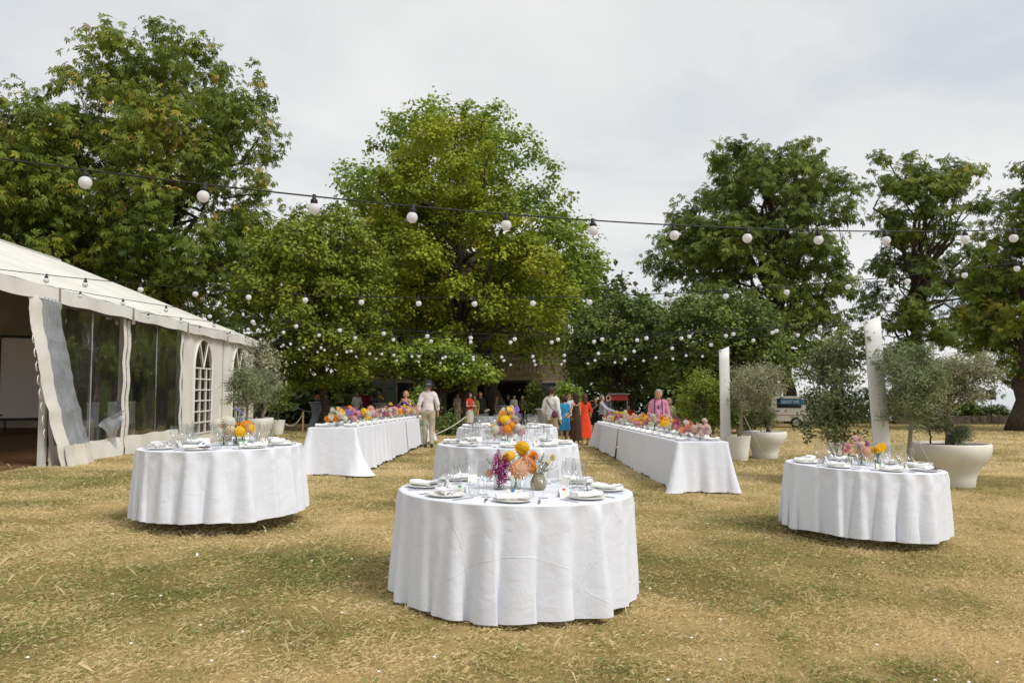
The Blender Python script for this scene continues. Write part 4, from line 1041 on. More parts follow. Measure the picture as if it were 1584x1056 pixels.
def petal(mb, a, el, L, w, cup, r0=0.0, m=0, z0=0.0):
    ca, sa = math.cos(a), math.sin(a); ce, se = math.cos(el), math.sin(el)
    d = np.array([ca * ce, sa * ce, se]); s = np.array([-sa, ca, 0]); n = np.cross(d, s) * -1
    o = np.array([ca * r0, sa * r0, z0]); up = np.array([-ca * se, -sa * se, ce])
    mb.add([o, o + d * L * .55 + s * w + up * cup, o + d * L + up * cup * .6, o + d * L * .55 - s * w + up * cup, o + d * L * .5], [(0, 1, 4), (1, 2, 4), (2, 3, 4), (3, 0, 4)], m)
def bloom_mesh(kind, colour):
    mb = MB(); r = random.Random(len(kind) * 7 + len(colour))
    if kind == 'dahlia':
        for i, (n, el, L) in enumerate(((13, -.25, 1), (12, .1, .98), (11, .45, .9), (9, .8, .75), (7, 1.15, .6))):
            for k in range(n): petal(mb, 2 * PI * (k + .5 * (i % 2)) / n, el, L, .32, .12, .04, 0, .05 * i)
        mb.ball((0, 0, .2), (.78, .78, .55), 10, 5, 0)
    elif kind == 'daisy':
        for i, (n, el, L) in enumerate(((15, .05, 1), (13, .25, .85))):
            for k in range(n): petal(mb, 2 * PI * (k + .5 * i) / n, el + r.uniform(-.12, .12), L, .15, .05, .08, 0, .03 * i)
        mb.ball((0, 0, .12), (.26, .26, .14), 8, 4, 1)
    elif kind == 'rose':
        for i, (n, el, L) in enumerate(((6, .25, 1), (5, .65, .95), (5, 1.0, .9), (4, 1.25, .85), (3, 1.42, .8))):
            for k in range(n): petal(mb, 2 * PI * (k + .5 * (i % 2)) / n + i * .3, el, L, .46 - .05 * i, -.16, .05, 0, .04 * i)
        mb.ball((0, 0, .35), (.35, .35, .4), 8, 4, 0)
    elif kind == 'stock':
        for k in range(22):
            a = k * 2.4; z = -.9 + k * .13; rr = .42 * (1 - (k / 24) ** 2) + .12
            for j in range(4): petal(mb, a + (j - 1.5) * .6, .25 + .3 * ((j % 2) - .5), .62 * (1 - k / 36), .30 * (1 - k / 40), .08, rr * .6, 0, z + .08 * ((j % 2) - .5))
        mb.tube([(0, 0, -1.2), (0, 0, 2.1)], .05, 5, 2)
    elif kind == 'frill':
        for k in range(34):
            z = 1 - 1.5 * k / 33; a = k * 2.4; el = math.asin(max(-1, min(1, z * .95)))
            petal(mb, a, el + .3, .62, .26, .10, .34 * math.cos(el), 0, .40 * math.sin(el) + .2)
        mb.ball((0, 0, .2), .50, 8, 5, 0)
    elif kind == 'disc':
        for k in range(10): petal(mb, 2 * PI * k / 10, .12, 1, .30, .08, .05)
        for k in range(8): petal(mb, 2 * PI * k / 8 + .2, .5, .6, .22, .05, .05, 0, .05)
    return mb.mesh('bloom', [PET[colour], HEART, STEMM], False)
_bm = {}
def bloom(kind, colour):
    if (kind, colour) not in _bm: _bm[(kind, colour)] = bloom_mesh(kind, colour)
    return _bm[(kind, colour)]
VASES = {
    'cylinder': [(.038, .002), (.042, .006), (.042, .13)],
    'bottle': [(.030, .002), (.034, .01), (.034, .07), (.014, .10), (.013, .14), (.016, .145)],
    'jug': [(.045, .002), (.060, .02), (.064, .06), (.050, .095), (.040, .11), (.046, .125)],
}
_vm = {k: MB().lathe(p, 14).mesh('vase', GLASS_THICK) for k, p in VASES.items()}
_wm = {k: MB().lathe([(max(r - .003, .005), z) for r, z in p if z < .09], 12, cap1=True).mesh('water', WATER) for k, p in VASES.items()}
VJUG = MB().lathe(VASES['jug'], 16).mesh('vase', mat('ribbed_olive_glass', (.36, .33, .20), .15, .5, trans=.35, bump=(40, .5, .01)))
def arrangement(M, local, label, blooms, group, vase='cylinder', green=12, seed=0, vm=None, spray=.16):
    """glass vase with cut flowers; blooms: (kind, colour, dx, dy, height above table, radius)"""
    rng = random.Random(seed); t = thing('flower_vase', label, 'flowers', (0, 0, 0), 0, group); t.matrix_basis = M @ Matrix.Translation(local)
    v = link('vase', vm or _vm[vase], t)
    if vm is None: link('water', _wm[vase], v)
    st = MB()
    for kd, co, dx, dy, h, r in blooms:
        f = min(1, .022 / (math.hypot(dx, dy) + 1e-6))
        st.tube([(-dx * f * .5, -dy * f * .5, .012), (dx * f * .6, dy * f * .6, .115), (dx * .7, dy * .7, .115 + (h - .115) * .6), (dx, dy, h - r * .1)], .0028, 4)
        o = link('bloom', bloom(kd, co), t, (dx, dy, h))
        tl = 0 if kd == 'stock' else min(1.0, 5.5 * math.hypot(dx, dy)) + .25
        az = math.atan2(dy, dx)
        if kd not in ('stock', 'frill') and rng.random() < .75: az, tl = az * .4 - PI / 2 * .6, tl + .35
        o.rotation_euler = (Matrix.Rotation(az, 4, 'Z') @ Matrix.Rotation(tl, 4, 'Y') @ Matrix.Rotation(rng.uniform(0, 6), 4, 'Z')).to_euler(); o.scale = (r * 1.12,) * 3
    part('stems', st, STEMM, t)
    g = MB()
    for k in range(green):
        a = rng.uniform(0, 2 * PI); rr = rng.uniform(.03, spray); h = rng.uniform(.13, .15 + spray * .9)
        p0 = np.array([0, 0, .11]); p1 = np.array([rr * math.cos(a), rr * math.sin(a), h]); g.tube([p0, (p0 + p1) / 2 + [0, 0, .02], p1], .0016, 3)
        for j in range(6):
            q = p0 + (p1 - p0) * (.35 + .13 * j); d = nrm(np.array([rng.uniform(-1, 1), rng.uniform(-1, 1), rng.uniform(-.2, 1)])); s = nrm(np.cross(d, [.3, .2, 1])); L = rng.uniform(.018, .04)
            g.add([q, q + d * L * .5 + s * L * .24, q + d * L, q + d * L * .5 - s * L * .24], [(0, 1, 2, 3)])
    part('greenery', g, mat('sage_leaf', (.20, .25, .13), .7, trans=.2, noise=(30, .5)), t, False)
    return t
M, top = T_FRONT; NT = 'on the nearest round table'
arrangement(M, (-.13, -.06, top), 'glass vase of magenta stocks ' + NT, [('stock', 'magenta', -.03, -.01, .16, .050), ('stock', 'magenta', .035, .015, .145, .050), ('stock', 'magenta', .02, -.03, .095, .052), ('stock', 'magenta', -.01, .03, .225, .036), ('stock', 'magenta', .06, .0, .20, .034), ('rose', 'coral', -.075, -.02, .12, .035)], 'flowers ' + NT, 'cylinder', 6, 1, spray=.13)
arrangement(M, (.0, .0, top), 'glass vase of yellow and peach dahlias ' + NT, [('dahlia', 'yellow', .045, .03, .315, .062), ('dahlia', 'yellow', .03, .06, .29, .055), ('dahlia', 'yellow', -.055, -.01, .235, .064), ('dahlia', 'peach', .025, -.06, .155, .074), ('rose', 'peach', .105, .0, .195, .050), ('dahlia', 'peach', .085, .03, .22, .05), ('rose', 'orange', .13, .03, .25, .044), ('dahlia', 'orange', .12, -.02, .165, .045), ('rose', 'coral', .06, .02, .20, .035)], 'flowers ' + NT, 'cylinder', 12, 2)
arrangement(M, (.175, -.03, top), 'ribbed olive glass jug with pale twigs and lisianthus ' + NT, [('rose', 'cream', .105, .0, .25, .030), ('rose', 'white', .06, .02, .20, .022), ('disc', 'cream', .08, -.03, .22, .025)], 'flowers ' + NT, 'jug', 12, 3, VJUG, .15)
M, top = T_SECOND; NT = 'on the second round table'
bl = []
rr_ = random.Random(5)
for k in range(30):
    a, q = rr_.uniform(0, 2 * PI), rr_.random() ** .6; h = .14 + .30 * (1 - q) * rr_.uniform(.5, 1.1) + .05 * rr_.random()
    co = rr_.choice(['yellow', 'orange', 'palepink', 'yellow', 'white', 'white', 'peach', 'pink', 'cream', 'palepink', 'peach', 'lilac'])
    bl.append((rr_.choice(['dahlia', 'frill', 'rose', 'disc']) if co != 'lilac' else 'disc', co, .20 * q * math.cos(a), .12 * q * math.sin(a), h, rr_.uniform(.034, .058)))
bl += [(rr_.choice(['rose', 'dahlia', 'rose']), rr_.choice(['white', 'palepink', 'white', 'cream', 'pink']), rr_.uniform(-.21, .21), rr_.uniform(-.15, -.03), rr_.uniform(.11, .23), rr_.uniform(.04, .055)) for _ in range(16)]
bl += [('disc', 'lilac', .12, .0, .44, .034), ('disc', 'lilac', .15, .02, .36, .034), ('stock', 'white', -.14, -.05, .16, .05), ('stock', 'white', .17, -.06, .14, .045), ('stock', 'palepink', .05, -.12, .13, .05), ('dahlia', 'orange', .0, -.12, .19, .062), ('dahlia', 'yellow', -.03, -.06, .30, .066), ('dahlia', 'orange', .05, -.1, .23, .055)]
arrangement(M, (.0, .0, top), 'tall bouquet of orange, yellow, lilac and white flowers ' + NT, bl, 'flowers ' + NT, 'cylinder', 26, 6, spray=.22)
M, top = T_THIRD; NT = 'on the third round table'
arrangement(M, (.02, .0, top), 'bouquet of peach, lilac and orange flowers ' + NT, [(rr_.choice(['dahlia', 'rose', 'disc']), rr_.choice(['peach', 'lilac', 'orange', 'palepink', 'white']), rr_.uniform(-.15, .15), rr_.uniform(-.1, .1), rr_.uniform(.15, .36), rr_.uniform(.035, .055)) for _ in range(16)], 'flowers ' + NT, 'cylinder', 16, 7)
M, top = T_LEFT; NT = 'on the left hand round table'
arrangement(M, (.02, .0, top), 'glass vase of creamy white dahlias ' + NT, [('dahlia', 'white', -.06, -.03, .235, .072), ('dahlia', 'white', .05, .0, .25, .072), ('dahlia', 'white', -.03, -.05, .15, .068), ('dahlia', 'cream', .075, -.03, .165, .066), ('dahlia', 'white', .01, .03, .20, .066), ('rose', 'coral', .01, -.06, .20, .022), ('rose', 'coral', .05, -.07, .125, .02)], 'flowers ' + NT, 'cylinder', 10, 8)
arrangement(M, (.22, .0, top), 'glass vase of orange dahlias and pink asters ' + NT, [('dahlia', 'yellow', .0, -.03, .15, .068), ('dahlia', 'orange', .05, .0, .20, .066), ('dahlia', 'yellow', .085, -.01, .18, .055), ('disc', 'pink', .10, -.04, .13, .04), ('rose', 'orange', -.05, .02, .21, .035), ('rose', 'palepink', .0, .04, .24, .03), ('disc', 'lilac', -.02, .05, .265, .03)], 'flowers ' + NT, 'bottle', 8, 9)
arrangement(M, (.12, .10, top), 'narrow bottle with tall lilac agapanthus ' + NT, [('disc', 'lilac', -.03 + .012 * k, .012 * math.sin(2.3 * k), .41 - .008 * k + .014 * math.sin(3.1 * k), .014) for k in range(9)], 'flowers ' + NT, 'bottle', 3, 10, spray=.08)
M, top = T_RIGHT; NT = 'on the right hand round table'
arrangement(M, (-.16, .0, top), 'small bottle with two pink roses ' + NT, [('rose', 'pink', -.02, .0, .20, .048), ('rose', 'pink', -.04, -.03, .15, .045)], 'flowers ' + NT, 'bottle', 4, 11, spray=.09)
arrangement(M, (.0, .05, top), 'glass vase of pink and magenta flowers ' + NT, [('dahlia', 'peach', .02, -.06, .16, .06), ('stock', 'magenta', .06, .0, .18, .045), ('stock', 'magenta', .035, -.03, .15, .045), ('rose', 'palepink', -.04, .0, .22, .045), ('frill', 'palepink', -.05, .03, .28, .04), ('rose', 'peach', -.06, -.03, .14, .04), ('stock', 'pink', .0, .04, .26, .04), ('disc', 'lilac', .08, .04, .24, .03), ('disc', 'cream', .0, -.02, .24, .03)], 'flowers ' + NT, 'cylinder', 16, 12)
arrangement(M, (.15, -.02, top), 'dark stemmed yellow chrysanthemums ' + NT, [('frill', 'yellow', .0, -.02, .17, .06), ('frill', 'yellow', .045, .01, .19, .058), ('frill', 'yellow', -.03, .02, .15, .05)], 'flowers ' + NT, 'bottle', 5, 13, spray=.1)
def flower_row(T, which, pal, seed, n=17):
    M, top, L = T; rng = random.Random(seed)
    for i in range(n):
        y = .35 + i * (L - .7) / (n - 1); c = pal(i, rng); bl = []
        for k in range(rng.randint(13, 17)):
            co = rng.choice(c); kd = 'disc' if co == 'lilac' else rng.choice(['dahlia', 'rose', 'frill' if co in ('white', 'yellow', 'cream') else 'dahlia', 'rose'])
            if co == 'magenta': kd = 'stock'
            a, q = rng.uniform(0, 2 * PI), rng.random() ** .6
            bl.append((kd, co, .17 * q * math.cos(a), .30 * q * math.sin(a), rng.uniform(.10, .24) + .18 * (1 - q) * rng.random(), rng.uniform(.034, .066) if kd != 'stock' else .045))
        u = [NAMECOL.get(q, q) for q in dict.fromkeys(c)][:2]
        arrangement(M, (rng.uniform(-.04, .04), y, top), 'vase of %s flowers, %s from near end of the %s' % (' and '.join(u), ORD[i], which), bl, 'flower vases along the ' + which, rng.choice(['cylinder', 'bottle']), 14, seed * 50 + i, spray=.22)
flower_row(T_LL, 'left long table', lambda i, r: [['orange', 'yellow', 'cream', 'white'], ['magenta', 'magenta', 'lilac', 'pink'], ['magenta', 'pink', 'orange', 'pink'], ['yellow', 'yellow', 'yellow', 'lilac', 'white'], ['yellow', 'peach', 'palepink', 'pink'], ['peach', 'yellow', 'palepink', 'white'], ['palepink', 'magenta', 'white'], ['pink', 'white', 'peach'], ['yellow', 'pink', 'palepink']][i % 9], 3)
flower_row(T_LR, 'right long table', lambda i, r: [['palepink', 'palepink', 'peach'], ['coral', 'peach', 'white'], ['magenta', 'pink'], ['yellow', 'yellow', 'white'], ['pink', 'palepink', 'orange'], ['white', 'cream', 'palepink'], ['pink', 'coral', 'white'], ['orange', 'yellow', 'pink'], ['palepink', 'lilac', 'orange'], ['white', 'peach', 'orange']][i % 10], 4)

# ================================================================== WHITE POSTS, STRING LIGHTS
POSTW = mat('white_post', (.70, .71, .70), .5, .3)
BLACKC = mat('cable_black', (.012, .012, .012), .6)
BULB = mat('frosted_bulb', (.88, .88, .91), .35, .4, trans=.5)
def white_post(label, pxt, pyt, pxb, Y, w):
    tp = at(pxt, pyt, Y); b = np.array(on_ground(pxb, Y)); t = thing('light_post', label, 'post', b, 0, 'white curved posts carrying the string lights')
    d = tp - b; n = 13; s = np.linspace(-.5, .5, n); rows = []
    for f in np.linspace(0, 1, 9):
        c = d * f
        outer = np.stack([c[0] + s * w, c[1] - .035 * (1 - (2 * s) ** 2) + s * .05, c[2] + 0 * s + (.11 * (s - .3) if f == 1 else 0)], 1)
        inner = outer[::-1] + np.array([0, .03, 0]); rows.append(np.concatenate([outer, inner]))
    m = MB().grid(np.stack(rows), wrap=True); k = 2 * n; m.f.append(tuple(8 * k + j for j in range(k))); m.m.append(0)
    part('panel', m, POSTW, t)
    part('edge_pole', MB().tube([(w * .42, .06, 0), d + np.array([w * .42, .06, -.12])], .025, 8), ALU, t)
    part('base_plate', MB().box((0, .02, .012), (.5, .5, .03)), ALU, t, False)
    part('guy_rope', MB().tube([d * .72 + np.array([w * .5, .05, 0]), d * .4 + np.array([w * .5 + .35, .1, 0]), (w * .5 + .95, .25, -.02)], .008, 5), mat('rope_white', (.6, .58, .52), .9), t)
    part('hook', MB().tube([d + np.array([-w * .3, -.04, -.10]), d + np.array([-w * .5, -.06, -.06])], .012, 5), ALU, t)
white_post('leaning white curved post beside the large right hand olive planter', 1349, 490, 1364, 13.6, .31)
white_post('white curved post behind the end of the right long table', 1120, 537, 1121, 20.5, .27)
SOCK = MB().lathe([(.009, .022), (.012, .018), (.013, -.006), (.022, -.012), (.024, -.032), (.020, -.036)], 10, cap1=True).mesh('lamp_holder', BLACKC)
BLB = MB().ball((0, 0, -.068), .037, 14, 9).mesh('bulb', BULB)
def string_lights(label, pts, bulbs=None, ext=(0, 0), step=.76, r=.0055):
    W = np.array([at(*p) for p in pts]); o = W[0]
    qz = np.polyfit(W[:, 0], W[:, 2], 2); qy = np.polyfit(W[:, 0], W[:, 1], 1 if len(pts) < 4 else 2)
    x0, x1 = W[0, 0] - ext[0], W[-1, 0] + ext[1]
    fn = lambda x: np.stack([x, np.polyval(qy, x), np.polyval(qz, x)], -1)
    t = thing('string_light', label, 'string light', o, 0, 'festoon strings above the tables')
    xs = np.linspace(x0, x1, 60)
    part('cable', MB().tube(fn(xs) - o, r, 5), BLACKC, t)
    if bulbs: bx = [min(xs, key=lambda v: 0)] and [np.interp(b, 792 + F_PX * np.linspace(x0, x1, 400) / np.polyval(qy, np.linspace(x0, x1, 400)), np.linspace(x0, x1, 400)) for b in bulbs]
    else:
        L = np.cumsum(np.r_[0, np.linalg.norm(np.diff(fn(xs), axis=0), axis=1)]); k = int(L[-1] / step)
        bx = [np.interp((i + .6) * step, L, xs) for i in range(k)]
    for x in bx:
        p = fn(np.array(float(x))) - o
        a = link('lamp_holder', SOCK, t, p - np.array([0, 0, .008]), (R.uniform(-.12, .12), R.uniform(-.12, .12), 0)); link('bulb', BLB, a)
string_lights('nearest string of white globe bulbs crossing the sky above the tables', [(0, 246, 4.42), (783, 331, 5.42), (1584, 355, 7.07)], [-40, 122, 310, 482, 637, 783, 918, 1045, 1160, 1270, 1375, 1500, 1577], (3, 3))
string_lights('second string of globe bulbs, spanning from the near marquee eave across the trees', [(0, 416, 10.5), (780, 463, 10.4), (1584, 404, 9.8)], [-10, 67, 128, 214, 300, 382, 470, 557, 646, 733, 825, 913, 1031, 1125, 1220, 1315, 1408, 1497, 1580], (.9, 3))
string_lights('string of globe bulbs from the first marquee post to the leaning white post', [(75, 442, 13.6), (752, 519, 14.2), (1338, 491, 13.6)])
string_lights('string of globe bulbs from the middle marquee post to the leaning white post', [(192, 479, 16.9), (790, 526, 15.8), (1338, 494, 13.6)], step=.8)
string_lights('string of globe bulbs from the arched windows to the leaning white post', [(330, 511, 23.5), (800, 549, 18.8), (1338, 497, 13.6)], step=.82)
string_lights('string of globe bulbs from the marquee wall to the farther white post', [(282, 500, 20.3), (720, 551, 20.3), (1114, 541, 20.5)], step=.78)
string_lights('farthest string of globe bulbs from the marquee end to the farther white post', [(392, 525, 27.7), (760, 560, 23.6), (1114, 544, 20.5)], step=.8)

# ================================================================== PLANTERS WITH OLIVE TREES
POT = mat('cream_planter', (.80, .78, .71), .55, .3, noise=(2.2, .12), bump=(30, .1, .01))
SOIL = mat('planter_soil', (.05, .03, .02), 1.0, bump=(25, .8, .04))
BOWL = [(.58, 0), (.60, .01), (.66, .15), (.80, .42), (.94, .70), (1.0, .86), (1.0, .98), (.985, 1.0), (.93, 1.0), (.91, .93)]
CONE = [(.72, 0), (.73, .01), (.86, .5), (.985, .98), (1.0, 1.0), (.93, 1.0), (.92, .93)]
SCALL = [(.56, 0), (.58, .02), (.60, .18), (.68, .40), (.86, .58), (.97, .74), (1.0, .86), (1.0, .97), (.985, 1.0), (.93, 1.0), (.91, .94)]
def planter(label, px, Y, w, h, prof):
    b = on_ground(px, Y); t = thing('planter', label, 'planter', b, 0, 'cream planters')
    part('pot', MB().lathe([(r * w / 2, z * h) for r, z in prof], 40), POT, t)
    part('soil', MB().lathe([(w / 2 * .92, h * .94), (w / 2 * .6, h * .95), (.001, h * .965)], 20, cap0=False), SOIL, t)
    return np.array(b), h
def potted_tree(label, pot, poly, px, Y, m, seed, nleaf=7000, size=.075, r=(.12, .26), depth=.55, trunk=.04, nl=60, name='olive_tree', bark=None, stems=1, width=.12, under=None):
    rng = np.random.default_rng(seed); b, h = pot; base = np.array([(px - 792) / F_PX * Y, b[1], b[2] + h * .94])
    C, rad = lobes_from(poly, Y, nl, r, depth, rng); t = thing(name, label, 'shrub' if name != 'olive_tree' else 'tree', base, 0, 'potted plants around the lawn'); mb = MB()
    low = C[:, 2].min(); cx = C[:, 0].mean() - base[0]; zc = max(.12, low - base[2] + .12)
    for s in range(stems):
        o = rng.normal(0, .10, 2) if stems > 1 else np.zeros(2)
        tp = np.linspace(0, 1, 7)[:, None]; path = np.array([o[0] * .5, o[1] * .5, -.03]) + np.array([cx * .5 + o[0], o[1], zc]) * tp; path[1:-1, :2] += rng.normal(0, trunk * .35, (5, 2))
        mb.tube(path, trunk * (1 - .35 * tp[:, 0]) / stems ** .5, 8)
        for i in rng.choice(len(C), min(len(C), 16)): branch(mb, path[-1], C[i] - base, trunk * .32 / stems ** .5, .004, rng, 6, .3, 5)
    part('trunk', mb, bark or BARK_PALE, t)
    V, T, tt = leaf_cloud(C - base, rad, nleaf, size, width, rng, droop=.1, fill=.7)
    o = link('crown', raw_mesh('crown', V, T, m, tt, False, 4), t); o['kind'] = 'stuff'
p = planter('largest cream bowl planter at the right behind the round table', 1465, 14.3, 1.32, .76, SCALL)
potted_tree('dry silvery olive tree with thick trunk in the largest right hand bowl planter', p, [(1408, 640), (1398, 600), (1410, 570), (1432, 545), (1470, 552), (1495, 542), (1526, 560), (1518, 600), (1490, 632), (1450, 645)], 1466, 14.3, OLIVE_DRY, 61, 15000, .085, trunk=.085, depth=.7, nl=80)
potted_tree('low green olive bush in the left half of the largest bowl planter', p, [(1420, 655), (1425, 635), (1450, 628), (1462, 645), (1462, 668), (1440, 672), (1424, 668)], 1444, 14.1, OLIVE, 62, 1800, .06, (.08, .16), .25, .02, 22, 'olive_bush', BARK, 2)
potted_tree('small lavender tuft at the right of the largest bowl planter', p, [(1472, 685), (1472, 664), (1490, 655), (1508, 668), (1508, 688)], 1490, 14.1, OLIVE, 63, 1500, .06, (.07, .13), .2, .01, 18, 'lavender_bush', BARK, 3)
p = planter('narrow cream pot in front of the leaning white post', 1414, 13.0, .46, .50, CONE)
potted_tree('green olive tree with straight trunk in the narrow pot by the leaning post', p, [(1374, 600), (1372, 560), (1384, 535), (1400, 528), (1425, 545), (1445, 580), (1448, 630), (1430, 655), (1400, 665), (1380, 645)], 1404, 13.0, OLIVE, 64, 12500, .075, trunk=.045, depth=.55, nl=75)
p = planter('cream pot hidden behind the right hand round table holding a loose bush', 1300, 14.4, .60, .50, CONE)
potted_tree('tall loose grey green bush left of the leaning white post', p, [(1238, 680), (1246, 640), (1255, 600), (1250, 560), (1275, 535), (1290, 510), (1320, 515), (1330, 545), (1342, 600), (1340, 650), (1325, 680), (1290, 690), (1255, 690)], 1295, 14.4, BUSH, 65, 9500, .075, (.12, .28), .7, .035, 90, 'leafy_bush', BARK, 4, .26)
p = planter('conical cream pot at the foot of the farther white post', 1140, 20.3, .62, .62, CONE)
potted_tree('airy grey olive tree in the conical pot by the farther white post', p, [(1128, 610), (1130, 575), (1150, 560), (1172, 570), (1186, 600), (1180, 635), (1160, 640), (1135, 635)], 1141, 20.3, OLIVE_DRY, 66, 7000, .085, (.14, .28), .7, .06, 50)
p = planter('cream bowl planter with rosemary between the two white posts', 1181, 21.4, 1.12, .72, SCALL)
potted_tree('yellowish olive tree in the bowl planter with rosemary', p, [(1148, 590), (1165, 562), (1190, 558), (1210, 575), (1214, 605), (1200, 628), (1170, 632), (1150, 615)], 1185, 21.5, OLIVE_DRY, 67, 7000, .09, (.15, .3), .7, .08, 45)
potted_tree('dark green rosemary filling the bowl planter between the white posts', p, [(1155, 662), (1158, 640), (1180, 628), (1205, 640), (1212, 662)], 1183, 21.2, BUSH, 68, 3000, .07, (.1, .2), .4, .02, 36, 'rosemary_bush', BARK, 4)
p = planter('cream pot behind the right long table holding a bright green bush', 1085, 22.0, .6, .5, CONE)
potted_tree('bright green bush left of the farther white post', p, [(1050, 640), (1055, 600), (1070, 575), (1095, 565), (1115, 585), (1120, 620), (1112, 665), (1090, 680), (1060, 675)], 1085, 22.0, HORNBEAM, 69, 6000, .09, (.18, .34), .8, .04, 60, 'leafy_bush', BARK, 4, .3)
p = planter('large cream bowl planter beside the marquee end', 384, 18.6, 1.18, .76, BOWL)
potted_tree('tall airy pale bush rising in the bowl planter against the marquee', p, [(372, 590), (374, 545), (388, 520), (405, 512), (430, 530), (446, 570), (440, 610), (405, 625), (380, 620)], 400, 18.8, OLIVE_DRY, 70, 1500, .085, (.16, .30), .6, .05, 46, 'leafy_bush', BARK, 4, .2)
potted_tree('dense grey green olive tree in the bowl planter beside the marquee', p, [(388, 630), (385, 590), (400, 570), (420, 580), (431, 605), (424, 628), (405, 634)], 404, 18.4, OLIVE, 71, 4200, .075, (.14, .25), .5, .05, 40)
p = planter('white conical pot in front of the bowl planter beside the marquee', 378, 17.2, .50, .52, CONE)
potted_tree('dense round olive tree in the white conical pot beside the marquee', p, [(357, 615), (356, 585), (370, 566), (392, 566), (408, 590), (408, 622), (390, 636), (368, 634)], 383, 17.2, OLIVE, 72, 5200, .07, (.12, .24), .5, .04, 46)
p = planter('small tapering cream pot at the rope barrier', 431, 28.0, .52, .50, CONE)
potted_tree('dark standard shrub in the small pot at the rope barrier', p, [(418, 625), (422, 600), (440, 596), (446, 615), (440, 632), (424, 634)], 431, 28.0, ORCHARD, 73, 1600, .10, (.16, .28), .4, .03, 22, 'leafy_bush', BARK, 1, .3)
p = planter('cream cylinder planter near the porch, right of the bouquet', 826, 36, .62, .70, CONE)
potted_tree('dark leafy plant in the cream planter near the porch', p, [(812, 640), (815, 600), (828, 590), (838, 605), (840, 640)], 826, 36, ORCHARD, 74, 2000, .13, (.2, .36), .4, .03, 26, 'leafy_bush', BARK, 2, .3)

# ================================================================== COCKTAIL TABLES, ROPES
STRETCH = mat('stretch_cover', (.33, .35, .40), .7, .2, noise=(4, .1))
def cocktail(label, px, Y, h=1.10, r=.40, bow=.20):
    b = on_ground(px, Y); t = thing('cocktail_table', label, 'table', b, 0, 'tall tables with grey stretch covers')
    n = 32; a = np.linspace(0, 2 * PI, n, endpoint=False); rows = []
    for f in np.linspace(0, 1, 14):
        rr = r * .92 + (bow - r * .92) * math.sin(PI * f) ** .75
        lobe = 1 + .22 * np.abs(np.cos(2 * a)) ** 3 * (1 - f) ** 1.5
        rows.append(np.stack([rr * lobe * np.cos(a), rr * lobe * np.sin(a), np.full(n, .01 + f * (h - .02))], 1))
    part('stretch_cover', MB().grid(np.stack(rows), wrap=True), STRETCH, t)
    part('tabletop', MB().lathe([(r * .98, h - .012), (r, h), (r * .985, h + .014), (.001, h + .014)], 32), mat('cover_top', (.42, .44, .48), .6), t)
    return np.array(b), h
b, h = cocktail('grey covered tall table with pink flowers left of the left long table', 491, 37)
arrangement(Matrix.Translation((b[0], b[1], b[2] + h + .015)), (0, 0, 0), 'pink flowers on the leftmost tall grey table', [('rose', 'pink', -.08, 0, .2, .07), ('dahlia', 'coral', .05, 0, .24, .08), ('rose', 'pink', .12, .02, .18, .06), ('rose', 'palepink', 0, -.06, .15, .06)], 'flowers on the tall tables', 'cylinder', 10, 21, spray=.2)
cocktail('tall grey covered table behind the man in the white shirt', 843, 31)
cocktail('tall grey covered table behind the woman in the orange red dress', 939, 30.2)
cocktail('tall grey covered table in the dark porch', 777, 41)
b, h = cocktail('tall grey covered table behind the flowers of the left long table', 592, 36)
arrangement(Matrix.Translation((b[0], b[1], b[2] + h + .015)), (-.06, 0, 0), 'yellow and white flowers on the tall table behind the left long table', [('dahlia', 'yellow', 0, 0, .26, .09), ('rose', 'white', -.07, 0, .2, .06), ('rose', 'cream', .07, 0, .2, .06)], 'flowers on the tall tables', 'cylinder', 10, 22, spray=.18)
def grey_table(label, px, Y, r, nf):
    b = on_ground(px, Y); t = thing('round_table', 'bare table under the %s' % label, 'table', b, 0, 'round tables')
    part('tabletop', MB().lathe([(r - .01, .72), (r - .01, .745), (.001, .745)], 32), WOODTOP, t)
    for k in range(4): part('leg', MB().tube([(.5 * r * math.cos(k * PI / 2), .5 * r * math.sin(k * PI / 2), .0), (.5 * r * math.cos(k * PI / 2), .5 * r * math.sin(k * PI / 2), .73)], .02, 6), LEGM, t)
    c = link('tablecloth', round_cloth(r, .75, .02, .06, nf, .05, int(px), GREYCLOTH), None, b); tag(c, label, 'tablecloth', 'grey tablecloths'); return np.array(b)
b = grey_table('grey blue pleated cloth of the table behind the central row', 759, 30.0, .62, 16)
arrangement(Matrix.Translation((b[0], b[1], b[2] + .758)), (-.15, 0, 0), 'small white flowers on the grey pleated table', [('rose', 'white', 0, 0, .2, .06), ('rose', 'white', .06, 0, .24, .05), ('rose', 'cream', -.05, 0, .18, .05)], 'flowers on the tall tables', 'cylinder', 8, 23, spray=.14)
t = thing('side_table', 'grey clothed rectangular table right of the leftmost tall table', 'table', on_ground(523, 36), .1)
part('cloth', MB().box((0, 0, .45), (1.5, .7, .9), 0, 0, .97), STRETCH, t, False)
part('tabletop', MB().box((0, 0, .912), (1.5, .7, .02)), mat('cover_top', (.42, .44, .48), .6), t, False)
ROPE = mat('barrier_rope', (.42, .40, .31), .95, .1); OAK = mat('rope_post_wood', (.30, .19, .08), .8, noise=(8, .3))
def rope_post(label, px, Y, h):
    b = on_ground(px, Y); t = thing('rope_post', label, 'post', b, 0, 'rope barrier posts')
    part('stake', MB().box((0, 0, h / 2), (.06, .06, h), 0, .3), OAK, t, False); part('cap', MB().lathe([(.04, h - .001), (.035, h + .03), (.001, h + .04)], 8), OAK, t)
    return np.array(b) + [0, 0, h - .04]
